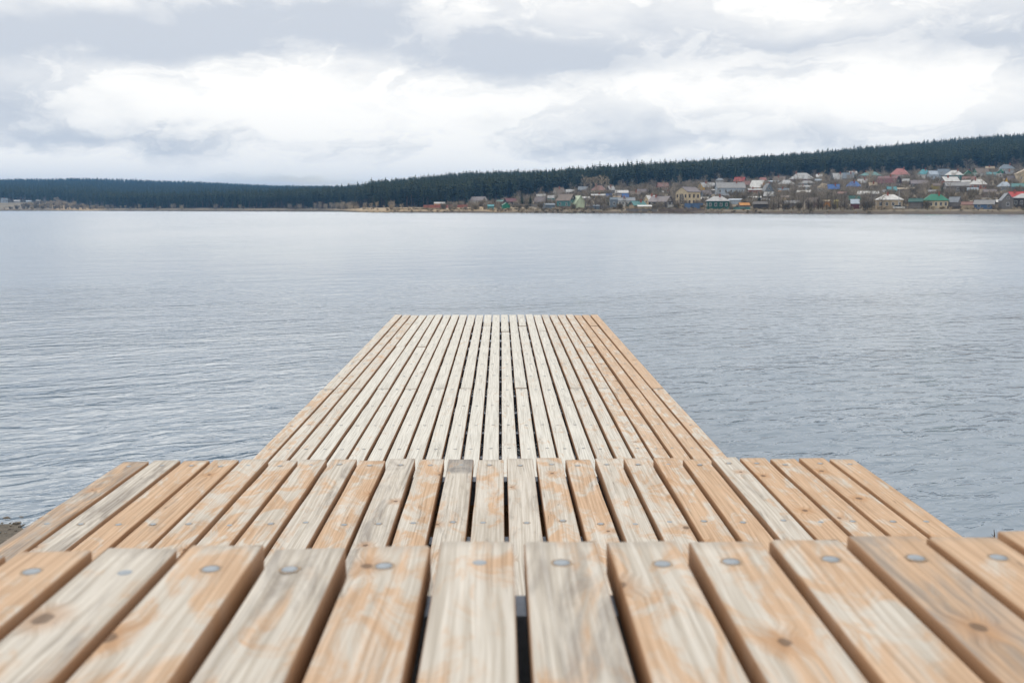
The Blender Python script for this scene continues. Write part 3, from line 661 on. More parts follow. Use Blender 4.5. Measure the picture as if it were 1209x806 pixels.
def house(px0, px1, yt, ye, yb, style, ang, rc, wc, label, cat='house', wins=None, wcol='white', chim=None, gc=None, ratio=None, name=None):
    g = ground_at((px0 + px1) / 2, yb); mpp = g.y / 1185.0
    H = max(1.2, (yb - ye) * mpp); RH = max(.25, (ye - yt) * mpp); wt_ = (px1 - px0) * mpp; a = R(ang); o_ = .35 if wt_ > 5 else .15
    if style in ('front',):
        W = max(1.5, wt_ - 2 * o_); L = W * (ratio or 1.25); rot = math.pi / 2 + a
    else:
        r = ratio or .72; c, s_ = abs(math.cos(a)), abs(math.sin(a)); L = max(1.5, wt_ / (c + r * s_) - 2 * o_); W = L * r; rot = a
        if style in ('side', 'gam') : W = max(W, min(RH * 2.0, L))
        W = min(W, 11.0)
    half = L / 2 if style == 'front' else W / 2
    vd = Vector((g.x, g.y, 0)).normalized(); loc = g + vd * (half + .3); loc.z = g.z
    HPOS.append((loc.x, loc.y, max(L, W) * .55))
    az_ = math.atan2(g.x, g.y)
    root = empty(name or ('shed' if cat == 'shed' else 'house'), loc, -az_ + rot); tag(root, label, cat)
    rm, wm = paint(PAL[rc], .55, .22, .8), paint(PAL[wc], .8, .22, 1.1)
    # walls
    v = [(-L / 2, -W / 2), (L / 2, -W / 2), (L / 2, W / 2), (-L / 2, W / 2)]; mb = MB()
    lo = [(p[0], p[1], -1.6) for p in v]; hi = [(p[0], p[1], H) for p in v]
    if style == 'shed': hi[2] = (*v[2], H + RH); hi[3] = (*v[3], H + RH)
    vs = lo + hi; fs = [[0, 1, 5, 4], [1, 2, 6, 5], [2, 3, 7, 6], [3, 0, 4, 7]]; mi = [0, 0, 0, 0]
    if style in ('side', 'front'):
        vs += [(-L / 2, 0, H + RH), (L / 2, 0, H + RH)]; fs[1] = [1, 2, 6, 9, 5]; fs[3] = [3, 0, 4, 8, 7]
    if style == 'gam':
        for sx in (-1, 1): vs += [(sx * L / 2, -W * .31, H + RH * .64), (sx * L / 2, 0, H + RH), (sx * L / 2, W * .31, H + RH * .64)]
        fs[3] = [3, 0, 4, 8, 9, 10, 7]; fs[1] = [1, 2, 6, 13, 12, 11, 5]
    mb.add(vs, fs); mb.build('wall', [wm], root)
    if gc and style in ('side', 'front', 'gam'):
        mb = MB(); hw = W / 2 - .12
        for sx in (-1, 1):
            x0 = sx * (L / 2 + .03); x1 = sx * (L / 2 - .06)
            prof_ = [(-hw, H + .1), (hw, H + .1), (0, H + RH - .12)] if style != 'gam' else [(-hw, H + .1), (hw, H + .1), (W * .3, H + RH * .62), (0, H + RH - .12), (-W * .3, H + RH * .62)]
            k = len(prof_); mb.add([(x0, p, q) for p, q in prof_] + [(x1, p, q) for p, q in prof_], [list(range(k)), list(range(k, 2 * k))[::-1]] + [[i, (i + 1) % k, k + (i + 1) % k, k + i] for i in range(k)])
        mb.build('gable', [paint(PAL[gc], .8, .2)], root)
    # roof
    mb = MB(); X = L / 2 + o_; t = .12
    if style in ('side', 'front'):
        e = o_ * RH / (W / 2)
        for sy in (-1, 1): mb.slab([(-X, 0, H + RH), (X, 0, H + RH), (X, sy * (W / 2 + o_), H - e), (-X, sy * (W / 2 + o_), H - e)], t)
        mb.box(-X, X, -.10, .10, H + RH + t * .6, H + RH + t * 1.6)
    elif style == 'gam':
        for sy in (-1, 1):
            mb.slab([(-X, 0, H + RH), (X, 0, H + RH), (X, sy * W * .31, H + RH * .64), (-X, sy * W * .31, H + RH * .64)], t)
            mb.slab([(-X, sy * W * .31, H + RH * .64), (X, sy * W * .31, H + RH * .64), (X, sy * (W / 2 + .15), H - .1), (-X, sy * (W / 2 + .15), H - .1)], t)
    elif style == 'hip':
        Y = W / 2 + o_; rl = max(.3, (L - W * .85) / 2)
        mb.add([(-X, -Y, H - .1), (X, -Y, H - .1), (X, Y, H - .1), (-X, Y, H - .1), (-X, -Y, H + .06), (X, -Y, H + .06), (X, Y, H + .06), (-X, Y, H + .06), (-rl, 0, H + RH), (rl, 0, H + RH)],
               [[3, 2, 1, 0], [0, 1, 5, 4], [1, 2, 6, 5], [2, 3, 7, 6], [3, 0, 4, 7], [4, 5, 9, 8], [6, 7, 8, 9], [5, 6, 9], [7, 4, 8]])
    else:
        Y = W / 2 + o_; e = o_ * RH / W
        mb.slab([(-X, -Y, H - e), (X, -Y, H - e), (X, Y, H + RH + e), (-X, Y, H + RH + e)], t)
    roof = mb.build('roof', [rm], root)
    if chim is None: chim = cat == 'house' and HR.random() < .6
    if chim and style != 'shed':
        cx = HR.uniform(-.25, .25) * L; mb = MB(); mb.box(cx - .3, cx + .3, -.95, -.35, H + RH * .3, H + RH + .75); mb.box(cx - .36, cx + .36, -1.01, -.29, H + RH + .751, H + RH + .88)
        mb.build('chimney', [paint(PAL['brick'], .9, .3)], roof)
    # windows
    if wins is None: wins = (max(1, min(5, int(L / 2.4))) if cat == 'house' else 0)
    if wins and H > 1.7:
        wh = min(1.35, H * .5); ww = min(.95, L / wins * .5); zc = H * .55
        for k in range(wins): add_window(root, -L / 2 + L * (k + .5) / wins, -W / 2 - .0, zc, 0, ww, wh, wcol)
        for sx in (-1, 1):
            ne = max(1, min(3, int(W / 2.6)))
            for k in range(ne): add_window(root, sx * L / 2, -W / 2 + W * (k + .5) / ne, zc, sx * math.pi / 2, ww, wh, wcol)
            if style in ('side', 'front', 'gam') and RH > 2.0: add_window(root, sx * (L / 2 + (.03 if gc else 0)), 0, H + RH * .33, sx * math.pi / 2, .8, .9, wcol)
    return root, L, W, H, RH

# two-storey house with the tall arched window
yh, L, W, H, RH = house(796.5, 827.5, 221, 226.5, 242.5, 'side', 48, 'mauve', 'cream', 'two storey cream house with a tall arched window in its gable', wins=0, chim=False, ratio=.8)
for k in range(3):
    for zz in (.24, .68): add_window(yh, -L / 2 + L * (k + .55) / 3.1, -W / 2, H * zz, 0, 1.05, 1.6, 'brown')
for q in range(4):
    mb = MB()
    if q == 0:
        pts = [(-W * .2, .4), (W * .2, .4)] + [(W * .2 * math.cos(t), H * .62 + W * .2 * math.sin(t)) for t in np.linspace(0, math.pi, 9)]
        k = len(pts); mb.add([(-L / 2 - .02, a, b) for a, b in pts] + [(-L / 2 + .1, a, b) for a, b in pts], [list(range(k))[::-1], list(range(k, 2 * k))] + [[i, (i + 1) % k, k + (i + 1) % k, k + i] for i in range(k)])
        arch = mb.build('arched_window', [PANE], yh)
    else:
        yy = (q - 2) * W * .13; mb.box(-L / 2 - .08, -L / 2 - .022, yy - .09, yy + .09, .4, H * .62 + (W * .19 if q == 2 else W * .13)); mb.build('mullion', [paint(PAL['cream'])], arch)
for sy in (-1, 1):
    for zz in (.24, .68): add_window(yh, -L / 2, sy * W * .36, H * zz, -math.pi / 2, .85, 1.5, 'brown')

HS = [
 # ---- left end of the village
 (512, 526, 239, 240.5, 245.5, 'side', 6, 'lgrey', 'orange', 'low orange walled house with a pale roof behind the long rust red fence', 'house'),
 (554, 577, 232.5, 237, 242, 'side', -28, 'mauve', 'white', 'white gabled house with a long mauve roof, alone left of the dark pines', 'house'),
 (575, 583.5, 242, 243.5, 247.3, 'side', 8, 'turq', 'teal', 'smaller teal shed by the water, left of the bright green one', 'shed'),
 (592.5, 601.5, 240, 242.5, 246.5, 'front', 10, 'green', 'green', 'bright green gabled shed by the water', 'shed'),
 (594, 611, 234.5, 238, 243.5, 'side', 25, 'maroon', 'dark', 'dark log house with a plum roof behind the bright green shed', 'house'),
 (586, 597, 236.5, 238, 242.5, 'side', -10, 'teal', 'gwood', 'grey shed with a faded teal roof left of the plum roofed log house', 'shed'),
 (630, 646, 233, 238, 243.5, 'side', -18, 'mauve', 'dark', 'dark house with a dusty mauve roof just right of the dark pines', 'house'),
 (633, 645, 229.5, 232, 237, 'side', -8, 'lgrey', 'white', 'small white house with a grey roof above the dusty mauve roof', 'house'),
 (640, 656, 240.5, 242, 247.2, 'side', 20, 'bgrey', 'bgrey', 'blue grey boarded shed standing by the water', 'shed'),
 (646, 656.5, 231, 234, 239.5, 'side', -12, 'lgrey', 'teal', 'teal walled house with a light grey roof above the blue grey shed', 'house'),
 (652, 668, 222, 229, 232, 'side', 30, 'brown', 'white', 'steep brown roofed house with a white gable under the lone pale tree', 'house'),
 (667.5, 678.5, 224, 226.5, 230.5, 'side', 4, 'lgrey', 'lgrey', 'plain light grey house right of the steep brown roof', 'house'),
 (656.5, 681, 229.5, 236.5, 246.5, 'side', -32, 'brown', 'teal', 'big weathered house with a dark gable and teal lower walls by the water', 'house', dict(gc='dark')),
 (675.5, 690, 231.5, 240, 246, 'front', 20, 'lgreen', 'lgreen', 'pale green gabled outbuilding beside the big dark gabled house', 'shed'),
 (682, 694.5, 220.5, 224, 228.5, 'side', -5, 'slate', 'gwood', 'slate roofed house left of the reddish hip roof', 'house'),
 (697, 717, 219, 225, 230, 'hip', -14, 'rbrown', 'cream', 'cream house with a reddish brown hip roof below the row of pale trees', 'house', dict(chim=True)),
 (715.5, 726, 220, 224, 229, 'side', 34, 'lgrey', 'gwood', 'house with a light grey lean roof right of the reddish hip roof', 'house'),
 (697, 716, 229.5, 231, 236, 'side', 3, 'lgrey', 'tan', 'long low tan house with a pale roof below the reddish hip roof', 'house'),
 (714.5, 723, 229, 232.6, 236, 'side', -20, 'navy', 'dark', 'dark shed with a navy blue roof', 'shed'),
 (726, 742, 225, 228, 231.5, 'shed', 0, 'lgrey', 'gwood', 'wide grey shed with a flat pale roof above the small bright blue roof', 'shed'),
 (733.5, 742.5, 229, 233, 236.5, 'side', 12, 'blue', 'dark', 'small shed with a bright blue roof left of centre in the village', 'shed'),
 (722.5, 733.5, 232, 235.5, 240, 'side', 14, 'tan', 'cream', 'cream shed with a tan roof beside the small bright blue roof', 'shed'),
 (719, 729.5, 233.5, 236, 246, 'side', 10, 'bgrey', 'bgrey', 'tall blue grey barn left of the white wall with small windows', 'shed', dict(wins=1)),
 (728.5, 750, 233.5, 237, 243.5, 'side', 2, 'slate', 'white', 'long white house with a row of small windows and a slate roof', 'house', dict(wins=5)),
 (741, 764, 238, 242.5, 247, 'side', 33, 'teal', 'tan', 'small brown house with a teal green roof at the water', 'house', dict(gc='brown', wins=2)),
 (752, 770, 242.6, 244, 247.5, 'shed', 4, 'white', 'tan', 'open porch shed with a white lean roof in front of the teal green roof', 'shed'),
 (751, 765, 223.5, 227, 231, 'side', -18, 'mauve', 'dark', 'dark house with a mauve roof below the brown brick house', 'house'),
 (742, 756, 226, 229.5, 234, 'side', 8, 'brown', 'gwood', 'grey log house with a brown roof right of the small bright blue roof', 'house'),
 (759.5, 776, 231, 236, 241, 'side', 36, 'white', 'cream', 'pale yellow gabled house with a white roof', 'house'),
 (764.5, 796, 232, 238, 245.5, 'side', -30, 'mauve', 'dark', 'wide dark house with a grey mauve roof left of the arched window house', 'house', dict(gc='brown')),
 (774, 790, 216, 220.5, 226, 'side', 20, 'rbrown', 'brick', 'brown brick house at the forest edge above the arched window house', 'house'),
 (776.5, 783.5, 226, 227, 230.5, 'shed', 0, 'white', 'gwood', 'little shed with a white roof below the brown brick house', 'shed'),
 (823, 846.5, 216, 221, 225, 'side', 30, 'lgrey', 'yellow', 'house with an ochre gable and a light grey roof', 'house'),
 (836, 848, 224, 225, 229, 'side', -4, 'white', 'gwood', 'white roofed lean shed under the ochre gabled house', 'shed'),
 (826.5, 840, 224.8, 229.5, 234, 'side', 22, 'mauve', 'bgrey', 'blue grey house with a dusky mauve roof behind the green house', 'house'),
 (844, 855, 210.8, 213, 219, 'hip', 4, 'slate', 'lgrey', 'grey turret room with a small slate hip roof', 'house', dict(wins=2)),
 (843, 880, 215.5, 222, 230, 'side', 8, 'grey', 'pblue', 'big pale house with a wide grey roof below the bright red roof', 'house', dict(wins=5)),
 (832.5, 861.5, 231.8, 237.5, 247, 'hip', 6, 'lgrey', 'dgreen', 'deep green house with white windows and a pale hip roof', 'house', dict(wins=4)),
 (859, 876.5, 235.2, 236.5, 241.5, 'shed', -8, 'pblue', 'pblue', 'pale blue boarded shed right of the deep green house', 'shed'),
 (871, 885.5, 239.8, 242.5, 246.8, 'side', 14, 'orange', 'gwood', 'low shed with a rusty orange roof by the water', 'shed'),
 (888, 910, 238, 241, 247, 'side', -10, 'dark', 'dark', 'long black boarded shed right of the rusty orange roof', 'shed'),
 # ---- middle
 (866, 880.5, 209.4, 214, 218, 'side', -16, 'red', 'brown', 'house with a bright red roof at the forest edge', 'house'),
 (875, 886, 213.8, 218, 222, 'side', 12, 'rbrown', 'brown', 'small house with a rust brown roof just below the bright red roof', 'house'),
 (885, 904, 213.2, 221, 225, 'side', -25, 'white', 'orange', 'house with a broad white roof over orange walls', 'house'),
 (895, 905.5, 210, 214, 217, 'side', 28, 'pink', 'white', 'small white gabled house with a raspberry roof', 'house'),
 (900, 911.5, 217, 226, 231, 'front', 18, 'slate', 'bgrey', 'steep grey gable beside the broad white roof', 'house'),
 (882, 900, 223, 224.5, 231.5, 'side', 6, 'lgrey', 'brick', 'long brick house with a pale roof edge below the broad white roof', 'house'),
 (901, 914.5, 227, 231, 235, 'side', -12, 'lgrey', 'gwood', 'grey shed with a pale roof right of the long brick house', 'shed'),
 (912.5, 928, 208.5, 213.5, 218, 'side', -8, 'brown', 'gwood', 'brown roofed house at the forest edge right of the raspberry roof', 'house'),
 (918, 938, 212.6, 217.4, 223, 'hip', 8, 'lgrey', 'tan', 'tan house with a whitish hip roof below the brown roof', 'house'),
 (906, 920, 213.4, 214.6, 218.5, 'shed', 4, 'pblue', 'gwood', 'long low shed with a pale blue roof edge left of the tan house', 'shed'),
 (931, 961.5, 204.2, 211.6, 216, 'hip', 6, 'lgrey', 'rbrown', 'large red brown house with a big pale grey hip roof', 'house', dict(chim=True)),
 (942, 962.5, 213.2, 216.6, 222, 'hip', -6, 'grey', 'pblue', 'pale blue house with a flat grey hip roof under the large pale hip roof', 'house'),
 (917, 932, 222.6, 225, 230.5, 'side', 9, 'bgrey', 'tan', 'tan cottage with a blue grey roof among the bare trees', 'house'),
 (918, 922.5, 225.6, 227, 231.5, 'shed', 0, 'orange', 'orange', 'tiny bright orange hut among the bare trees', 'shed'),
 (940, 957, 225, 227.4, 232, 'shed', -5, 'white', 'gwood', 'grey shed with a patchy white roof behind the bare trees', 'shed'),
 (925, 944, 237, 240, 245.5, 'side', 6, 'grey', 'gwood', 'grey weathered barn half hidden behind the bare shoreline trees', 'shed'),
 (950, 966, 233.5, 238, 245, 'side', -14, 'brown', 'maroon', 'dark maroon shed half hidden behind the bare shoreline trees', 'shed'),
 (961, 970, 211.6, 213.4, 218, 'side', 10, 'pblue', 'pblue', 'small pale blue house between the big hip roof and the birch', 'house'),
 (963, 971, 205.8, 208.8, 213, 'side', -10, 'white', 'white', 'small white house by the pale birch at the forest edge', 'house'),
 (980, 999, 204.8, 211.6, 216, 'side', 22, 'lgrey', 'gwood', 'house with a big light grey sloping roof left of the pure white roof', 'house'),
 (994, 1008.5, 204.2, 210.4, 215.5, 'side', -10, 'bgrey', 'gwood', 'house with a blue grey roof under the pure white roof', 'house'),
 (1001, 1012, 202.4, 206.8, 210.5, 'side', 14, 'white', 'brick', 'brick house with a pure white roof at the forest edge', 'house'),
 (964, 980, 216.6, 222, 227, 'hip', -12, 'tan', 'lgrey', 'grey house with a tan roof left of the flat blue roof', 'house'),
 (975.5, 991.5, 218, 222.8, 227.5, 'side', 10, 'blue', 'tan', 'tan house with a flat bright blue roof, left of the blue hip roof', 'house'),
 (997.5, 1017.5, 214.4, 220.4, 225.5, 'hip', -10, 'blue', 'brick', 'red brick house with a bright blue hip roof', 'house'),
 (1014, 1041, 202.8, 207.6, 212.5, 'hip', -6, 'teal', 'brick', 'brick house with a grey teal hip roof at the forest edge', 'house'),
 (1011, 1026, 211.6, 215.6, 220, 'side', -20, 'lgrey', 'gwood', 'grey house with a pale roof below the grey teal hip roof', 'house'),
 (1033.5, 1063.5, 208, 216.5, 222.5, 'gam', -24, 'maroon', 'brown', 'big barn shaped house with a dark maroon roof and black gable', 'house', dict(gc='dark', wins=4)),
 (1050.5, 1073.5, 199, 206.6, 211.5, 'hip', -8, 'pink', 'white', 'white house with a coral red roof at the forest edge', 'house', dict(chim=True)),
 (1073.5, 1095, 213, 217, 222.5, 'side', 8, 'mauve', 'dark', 'dark house with white windows and a mauve roof right of the barn shaped house', 'house', dict(wins=4)),
 (1046, 1058.5, 220.8, 225, 229, 'side', 12, 'turq', 'dgreen', 'green hut with a turquoise roof below the barn shaped house', 'shed'),
 (1059, 1079, 221.8, 223.4, 228, 'shed', 0, 'tan', 'brown', 'brown shed with a flat tan roof right of the turquoise hut', 'shed'),
 (1011.5, 1027.5, 226, 229.4, 233.5, 'side', -8, 'white', 'gwood', 'grey shed with a long white roof, left of its white roofed twin', 'shed'),
 (1027, 1037.5, 226.2, 229, 233.5, 'side', 10, 'white', 'gwood', 'shorter white roofed shed touching the long white roof', 'shed'),
 (1000, 1015.5, 231.4, 235.8, 241, 'side', 6, 'dgreen', 'gwood', 'shed with a dark green roof behind the white and maroon hut', 'shed'),
 (1003.5, 1014.5, 236, 240.8, 247, 'shed', 4, 'pblue', 'maroon', 'maroon hut with a steep whitish lean roof by the water', 'shed'),
 (1032.5, 1065.5, 229.8, 236, 247, 'hip', 7, 'white', 'tan', 'sand coloured house with a wide white hip roof by the water', 'house', dict(wins=4)),
 (969.5, 981, 236.4, 238, 246, 'side', -8, 'tan', 'orange', 'sandy orange plank shed behind the bare shoreline trees', 'shed'),
 (983.5, 989.5, 236.4, 238, 246, 'side', 5, 'olive', 'olive', 'narrow olive yellow hut right of the sandy orange shed', 'shed'),
 (1072, 1090, 234.6, 238, 246, 'side', -6, 'dgreen', 'gwood', 'grey shed with a long dark green roof left of the emerald hip roof', 'shed'),
 # ---- right end
 (1088, 1119, 229.4, 237, 246.2, 'hip', 6, 'green', 'cream', 'cream house with an emerald green hip roof by the water', 'house', dict(wins=5)),
 (1082.5, 1098, 200, 205.8, 211.5, 'hip', -6, 'turq', 'white', 'white house with a pale turquoise hip roof at the forest edge', 'house'),
 (1094, 1107, 202, 206, 213, 'side', 24, 'pblue', 'pblue', 'pale blue house with a shallow roof right of the turquoise hip roof', 'house'),
 (1105, 1121.5, 199.8, 206.6, 212, 'side', 16, 'bgrey', 'pblue', 'pale house with a blue grey stepped roof at the forest edge', 'house'),
 (1115.5, 1136.5, 201.2, 206.8, 213.5, 'hip', -10, 'white', 'teal', 'dull teal house with a whitish tan hip roof', 'house'),
 (1136, 1148.5, 201.6, 207, 209.5, 'front', 6, 'green', 'green', 'left of two emerald gables at the forest edge', 'house'),
 (1147.5, 1168, 198.8, 204, 208.5, 'side', 30, 'brown', 'white', 'white house with an emerald gable and a brown roof', 'house', dict(gc='green')),
 (1164, 1178, 203.6, 206, 209.8, 'side', 4, 'turq', 'turq', 'low turquoise shed between the emerald gables', 'shed'),
 (1176.5, 1186.5, 200.2, 205, 210, 'front', -6, 'green', 'white', 'narrow white house with an emerald green gable, right of the turquoise shed', 'house', dict(gc='green')),
 (1178, 1197, 194.2, 199.6, 205, 'hip', 8, 'bgrey', 'white', 'white house with a blue grey hip roof highest on the right', 'house'),
 (1163, 1173.5, 196.8, 199, 203, 'side', 4, 'tan', 'gwood', 'little grey house with a tan roof highest behind the emerald gables', 'house'),
 (1186.5, 1198.5, 208, 213.4, 216.5, 'side', 26, 'mauve', 'yellow', 'yellow gabled shed with a mauve roof left of the tall cream house', 'shed'),
 (1108, 1132.5, 209, 214, 220.5, 'side', 32, 'white', 'brick', 'dark gabled brick house with a white roof', 'house', dict(gc='brown')),
 (1113, 1144, 215.4, 219.6, 227.5, 'side', 12, 'grey', 'gwood', 'long grey boarded barn with a grey roof below the dark gabled brick house', 'shed', dict(wins=1)),
 (1134.5, 1146, 213, 216, 220, 'side', -8, 'white', 'gwood', 'shed with a small white roof left of the bright white hip roof', 'shed'),
 (1143.5, 1164.5, 211.8, 218, 223.5, 'hip', 4, 'white', 'brick', 'red brick house with a bright white hip roof', 'house', dict(wins=3)),
 (1141, 1154.5, 222, 224.6, 229, 'side', 10, 'pblue', 'slate', 'dark shed with a light blue roof below the bright white hip roof', 'shed'),
 (1136, 1151, 208.6, 212, 215.5, 'side', 0, 'rbrown', 'brown', 'brown shed with a rusty roof under the left emerald gable', 'shed'),
 (1177, 1193.5, 214.8, 220.4, 225.5, 'hip', -10, 'pblue', 'bgrey', 'blue grey house with a pale aqua hip roof', 'house'),
 (1192.5, 1212, 217, 220.6, 225.5, 'side', 6, 'teal', 'bgrey', 'long shed with a dull teal roof right of the aqua hip roof', 'shed'),
 (1119, 1134.5, 233, 239, 246, 'side', -22, 'slate', 'gwood', 'slate grey shed right of the emerald hip roof', 'shed'),
 (1133.5, 1149.5, 238.8, 242, 247, 'side', 8, 'rbrown', 'tan', 'low tan shed with a rusty brown roof by the water', 'shed'),
 (1149.5, 1174.5, 236.4, 241, 247, 'side', -6, 'grey', 'navyblue', 'long shed with blue walls and a grey roof by the water', 'shed', dict(wins=2)),
 (1173.5, 1181.5, 236.6, 239, 243.5, 'shed', 0, 'white', 'gwood', 'small white roofed hut right of the long blue walled shed', 'shed'),
 (1180, 1194, 228.6, 237, 247, 'front', 14, 'slate', 'gwood', 'grey log house with a steep gable facing the lake', 'house', dict(wins=2)),
 (1189, 1216, 226.8, 232.4, 243, 'side', -10, 'red', 'brown', 'house with a brick red roof behind the white posted house', 'house'),
 (1195.5, 1224, 228.6, 234, 245.8, 'hip', -6, 'lgrey', 'dark', 'dark house with a pale roof and white posts at the far right', 'house', dict(wins=4)),
 # ---- more small buildings between the rows
 (680, 697, 232.6, 234.4, 240, 'shed', 4, 'lgrey', 'gwood', 'flat pale roofed shed behind the dark bare shore trees', 'shed'),
 (700, 709, 242.2, 243.6, 247.4, 'side', -8, 'bgrey', 'bgrey', 'low blue grey shed among the dark bare shore trees', 'shed'),
 (661, 673, 237.8, 240, 244, 'side', 12, 'brown', 'gwood', 'small brown roofed woodshed squeezed before the big dark gabled house', 'shed'),
 (728, 739, 229.6, 231.8, 235.4, 'side', 10, 'mauve', 'gwood', 'small grey hut with a dull mauve roof between the two blue roofs', 'shed'),
 (827, 837, 233, 235, 238.6, 'side', -6, 'white', 'tan', 'small white roofed hut left of the deep green house', 'shed'),
 (848, 861, 229, 231, 235, 'side', 14, 'slate', 'gwood', 'slate roofed woodshed behind the deep green house', 'shed'),
 (883, 898.5, 232.2, 233.6, 237, 'shed', 0, 'white', 'gwood', 'low white roofed shed under the long brick house', 'shed'),
 (896, 909, 234.4, 236.6, 240, 'side', 18, 'grey', 'dark', 'dark hut with a grey roof above the long black shed', 'shed'),
 (939, 957.5, 219.4, 220.8, 225, 'side', 6, 'lgrey', 'pblue', 'pale blue boarded cottage behind the bare trees in the middle', 'house'),
 (921, 934, 230.8, 233, 237, 'side', -14, 'brown', 'tan', 'tan hut with a brown roof low among the bare trees', 'shed'),
 (1024, 1036, 215.8, 219, 224, 'side', 16, 'tan', 'gwood', 'grey cottage with a tan roof left of the barn shaped house', 'house'),
 (1064.5, 1074, 211.4, 214.4, 218.6, 'side', -12, 'lgrey', 'dark', 'dark cottage with a grey roof right of the black barn gable', 'house'),
 (1099, 1110, 216.6, 219.6, 225, 'side', 20, 'brown', 'olive', 'olive brown shed left of the long grey barn', 'shed'),
 (1094, 1106, 224.4, 226.6, 230, 'side', -10, 'grey', 'brown', 'brown hut with a grey roof just behind the emerald hip roof', 'shed'),
 (1184, 1197, 201.6, 205, 209.6, 'side', 24, 'slate', 'dark', 'dark cottage with a slate roof under the highest blue grey hip roof', 'house'),
 (1160, 1176, 224, 226.6, 230.4, 'side', 8, 'mauve', 'gwood', 'grey shed with a dull mauve roof left of the aqua hip roof', 'shed'),
 (988, 1000, 226.6, 229, 233.6, 'side', -16, 'rbrown', 'gwood', 'grey shed with a rusty brown roof below the flat blue roof', 'shed'),
 (1040, 1051, 224.4, 226.8, 230.6, 'side', 6, 'grey', 'tan', 'tan hut with a grey roof above the sand coloured house', 'shed'),
 # ---- far left shore
 (1199, 1224, 198.6, 205, 216.5, 'front', 10, 'tan', 'cream', 'tall cream gabled house at the right edge above the red roof', 'house', dict(wins=2, ratio=1.0)),
 (2, 10, 242.6, 244.6, 248, 'side', 14, 'bgrey', 'pblue', 'tiny pale blue house on the far left shore', 'house'),
 (17.5, 24.5, 246.2, 247.2, 248.9, 'side', 0, 'lgrey', 'lgrey', 'tiny low pale grey shed on the far left shore, left of its twin', 'shed'),
 (31.5, 38, 246.6, 247.4, 249, 'side', 6, 'pblue', 'lgrey', 'tiny low pale shed on the far left shore, nearer the pale bush', 'shed'),
 (43, 49, 243.6, 245, 247.2, 'side', -8, 'grey', 'tan', 'tiny tan cottage with a grey roof on the far left shore', 'house'),
]
for h in HS:
    kw = h[11] if len(h) > 11 else {}
    house(*h[:10], cat=h[10], **kw)

CONI = [conifer_mesh(k, k % 8 in (0, 1, 3, 5, 6)) for k in range(8)]
HP = np.array(HPOS)
def clear_of_houses(x, y, hgt):
    ok = np.ones(x.size, bool)
    for hx, hy, r in HP:
        ok &= (x - hx) ** 2 + (y - hy) ** 2 > (r + 1.2) ** 2
        if hgt > 5: ok &= ~((np.abs(x / y - hx / hy) * hy < r + 2) & (y < hy) & (y > hy - 60))
        else: ok &= ~((np.abs(x / y - hx / hy) * hy < r * .8) & (y < hy) & (y > hy - r - 7) & (RNG.random(x.size) < .85))
    return ok
def wood(name, s, sel, hmin, hmax, extent):
    x, y = jitter(*extent, s); pe = px_of(x, y); pr = prof(pe)
    k = sel(x, y, pe, pr) & (pe > -950) & (pe < 2000) & clear_of_houses(x, y, 15)
    x, y, pe = x[k], y[k], pe[k]; z = terrain(x, y)
    h = RNG.normal((hmin + hmax) / 2, (hmax - hmin) / 3.4, x.size).clip(hmin * .75, hmax * 1.2)
    w = h * RNG.uniform(.85, 1.25, x.size)
    return scatter(name, np.stack([x, y, z], 1), np.stack([w, w, h], 1), CONI)
wav = lambda x: 9 * np.sin(x * .045) + 6 * np.sin(x * .13 + 1)
wood('forest', 5.4, lambda x, y, pe, pr: (y > pr[1] + wav(x)) & (y < pr[3] + 45) & (pe > 412), 13.0, 17.5, (-190, 1330, 600, 1200))
wood('shore_forest', 6.0, lambda x, y, pe, pr: (y > pr[1]) & (y < pr[3] + 40) & (pe <= 412) & (pe > 130), 12.5, 17.0, (-560, -120, 790, 1400))
wood('far_forest', 9.5, lambda x, y, pe, pr: (y > np.where(pe < 130, pr[1], 1380)) & (y < 2330) & (pe <= 520), 13.0, 17.0, (-2950, -90, 1080, 2340))
# bare shrubs and saplings between the houses
x, y = jitter(-130, 520, 330, 760, 4.4); pe = px_of(x, y); pr = prof(pe)
dens = np.interp(pe, [500, 620, 680, 800, 900, 930, 1040, 1100, 1250], [.15, .4, .6, .5, .65, .85, .85, .6, .5])
k = (y > pr[0] + 7) & (y < pr[1] + 12) & (RNG.random(x.size) < dens) & (pe > 520) & (pe < 1420) & clear_of_houses(x, y, 3)
x, y = x[k], y[k]; h = RNG.uniform(1.0, 4.4, x.size)
scatter('bare_shrubs', np.stack([x, y, terrain(x, y)], 1), np.stack([h * 1.0, h * 1.0, h], 1), [shrub_mesh(1, DRY), shrub_mesh(2, TWIG), shrub_mesh(3, DRY), shrub_mesh(4, TWIG)])
def joined(ms, name):
    bm = bmesh.new()
    for m_ in ms: bm.from_mesh(m_)
    me = bpy.data.meshes.new(name); bm.to_mesh(me); bm.free(); me.materials.append(TWIG); return me
SAP = [joined(bare_tree_meshes(140 + k, TWIG, .3, 260, .2), 'sapling') for k in range(3)]
x, y = jitter(-60, 480, 335, 740, 10.5); pe = px_of(x, y); pr = prof(pe)
k = (y > pr[0] + 8) & (y < pr[1] + 5) & (RNG.random(x.size) < np.interp(pe, [600, 680, 760, 900, 930, 1040, 1080, 1250], [.3, .6, .45, .5, .9, .9, .45, .35])) & (pe > 610) & (pe < 1420) & clear_of_houses(x, y, 3)
x, y = x[k], y[k]; h = RNG.uniform(4.0, 8.0, x.size)
scatter('bare_saplings', np.stack([x, y, terrain(x, y)], 1), np.stack([h, h, h], 1), SAP)
x, y = jitter(-520, -40, 470, 1220, 6.0); pe = px_of(x, y); pr = prof(pe)
k = (y > pr[0] + 6) & (y < pr[1] + 4) & (RNG.random(x.size) < np.where(pe < 130, .75, np.where(pe < 340, .3, np.where(pe < 415, .75, .07)))) & (pe > -250) & (pe < 560)
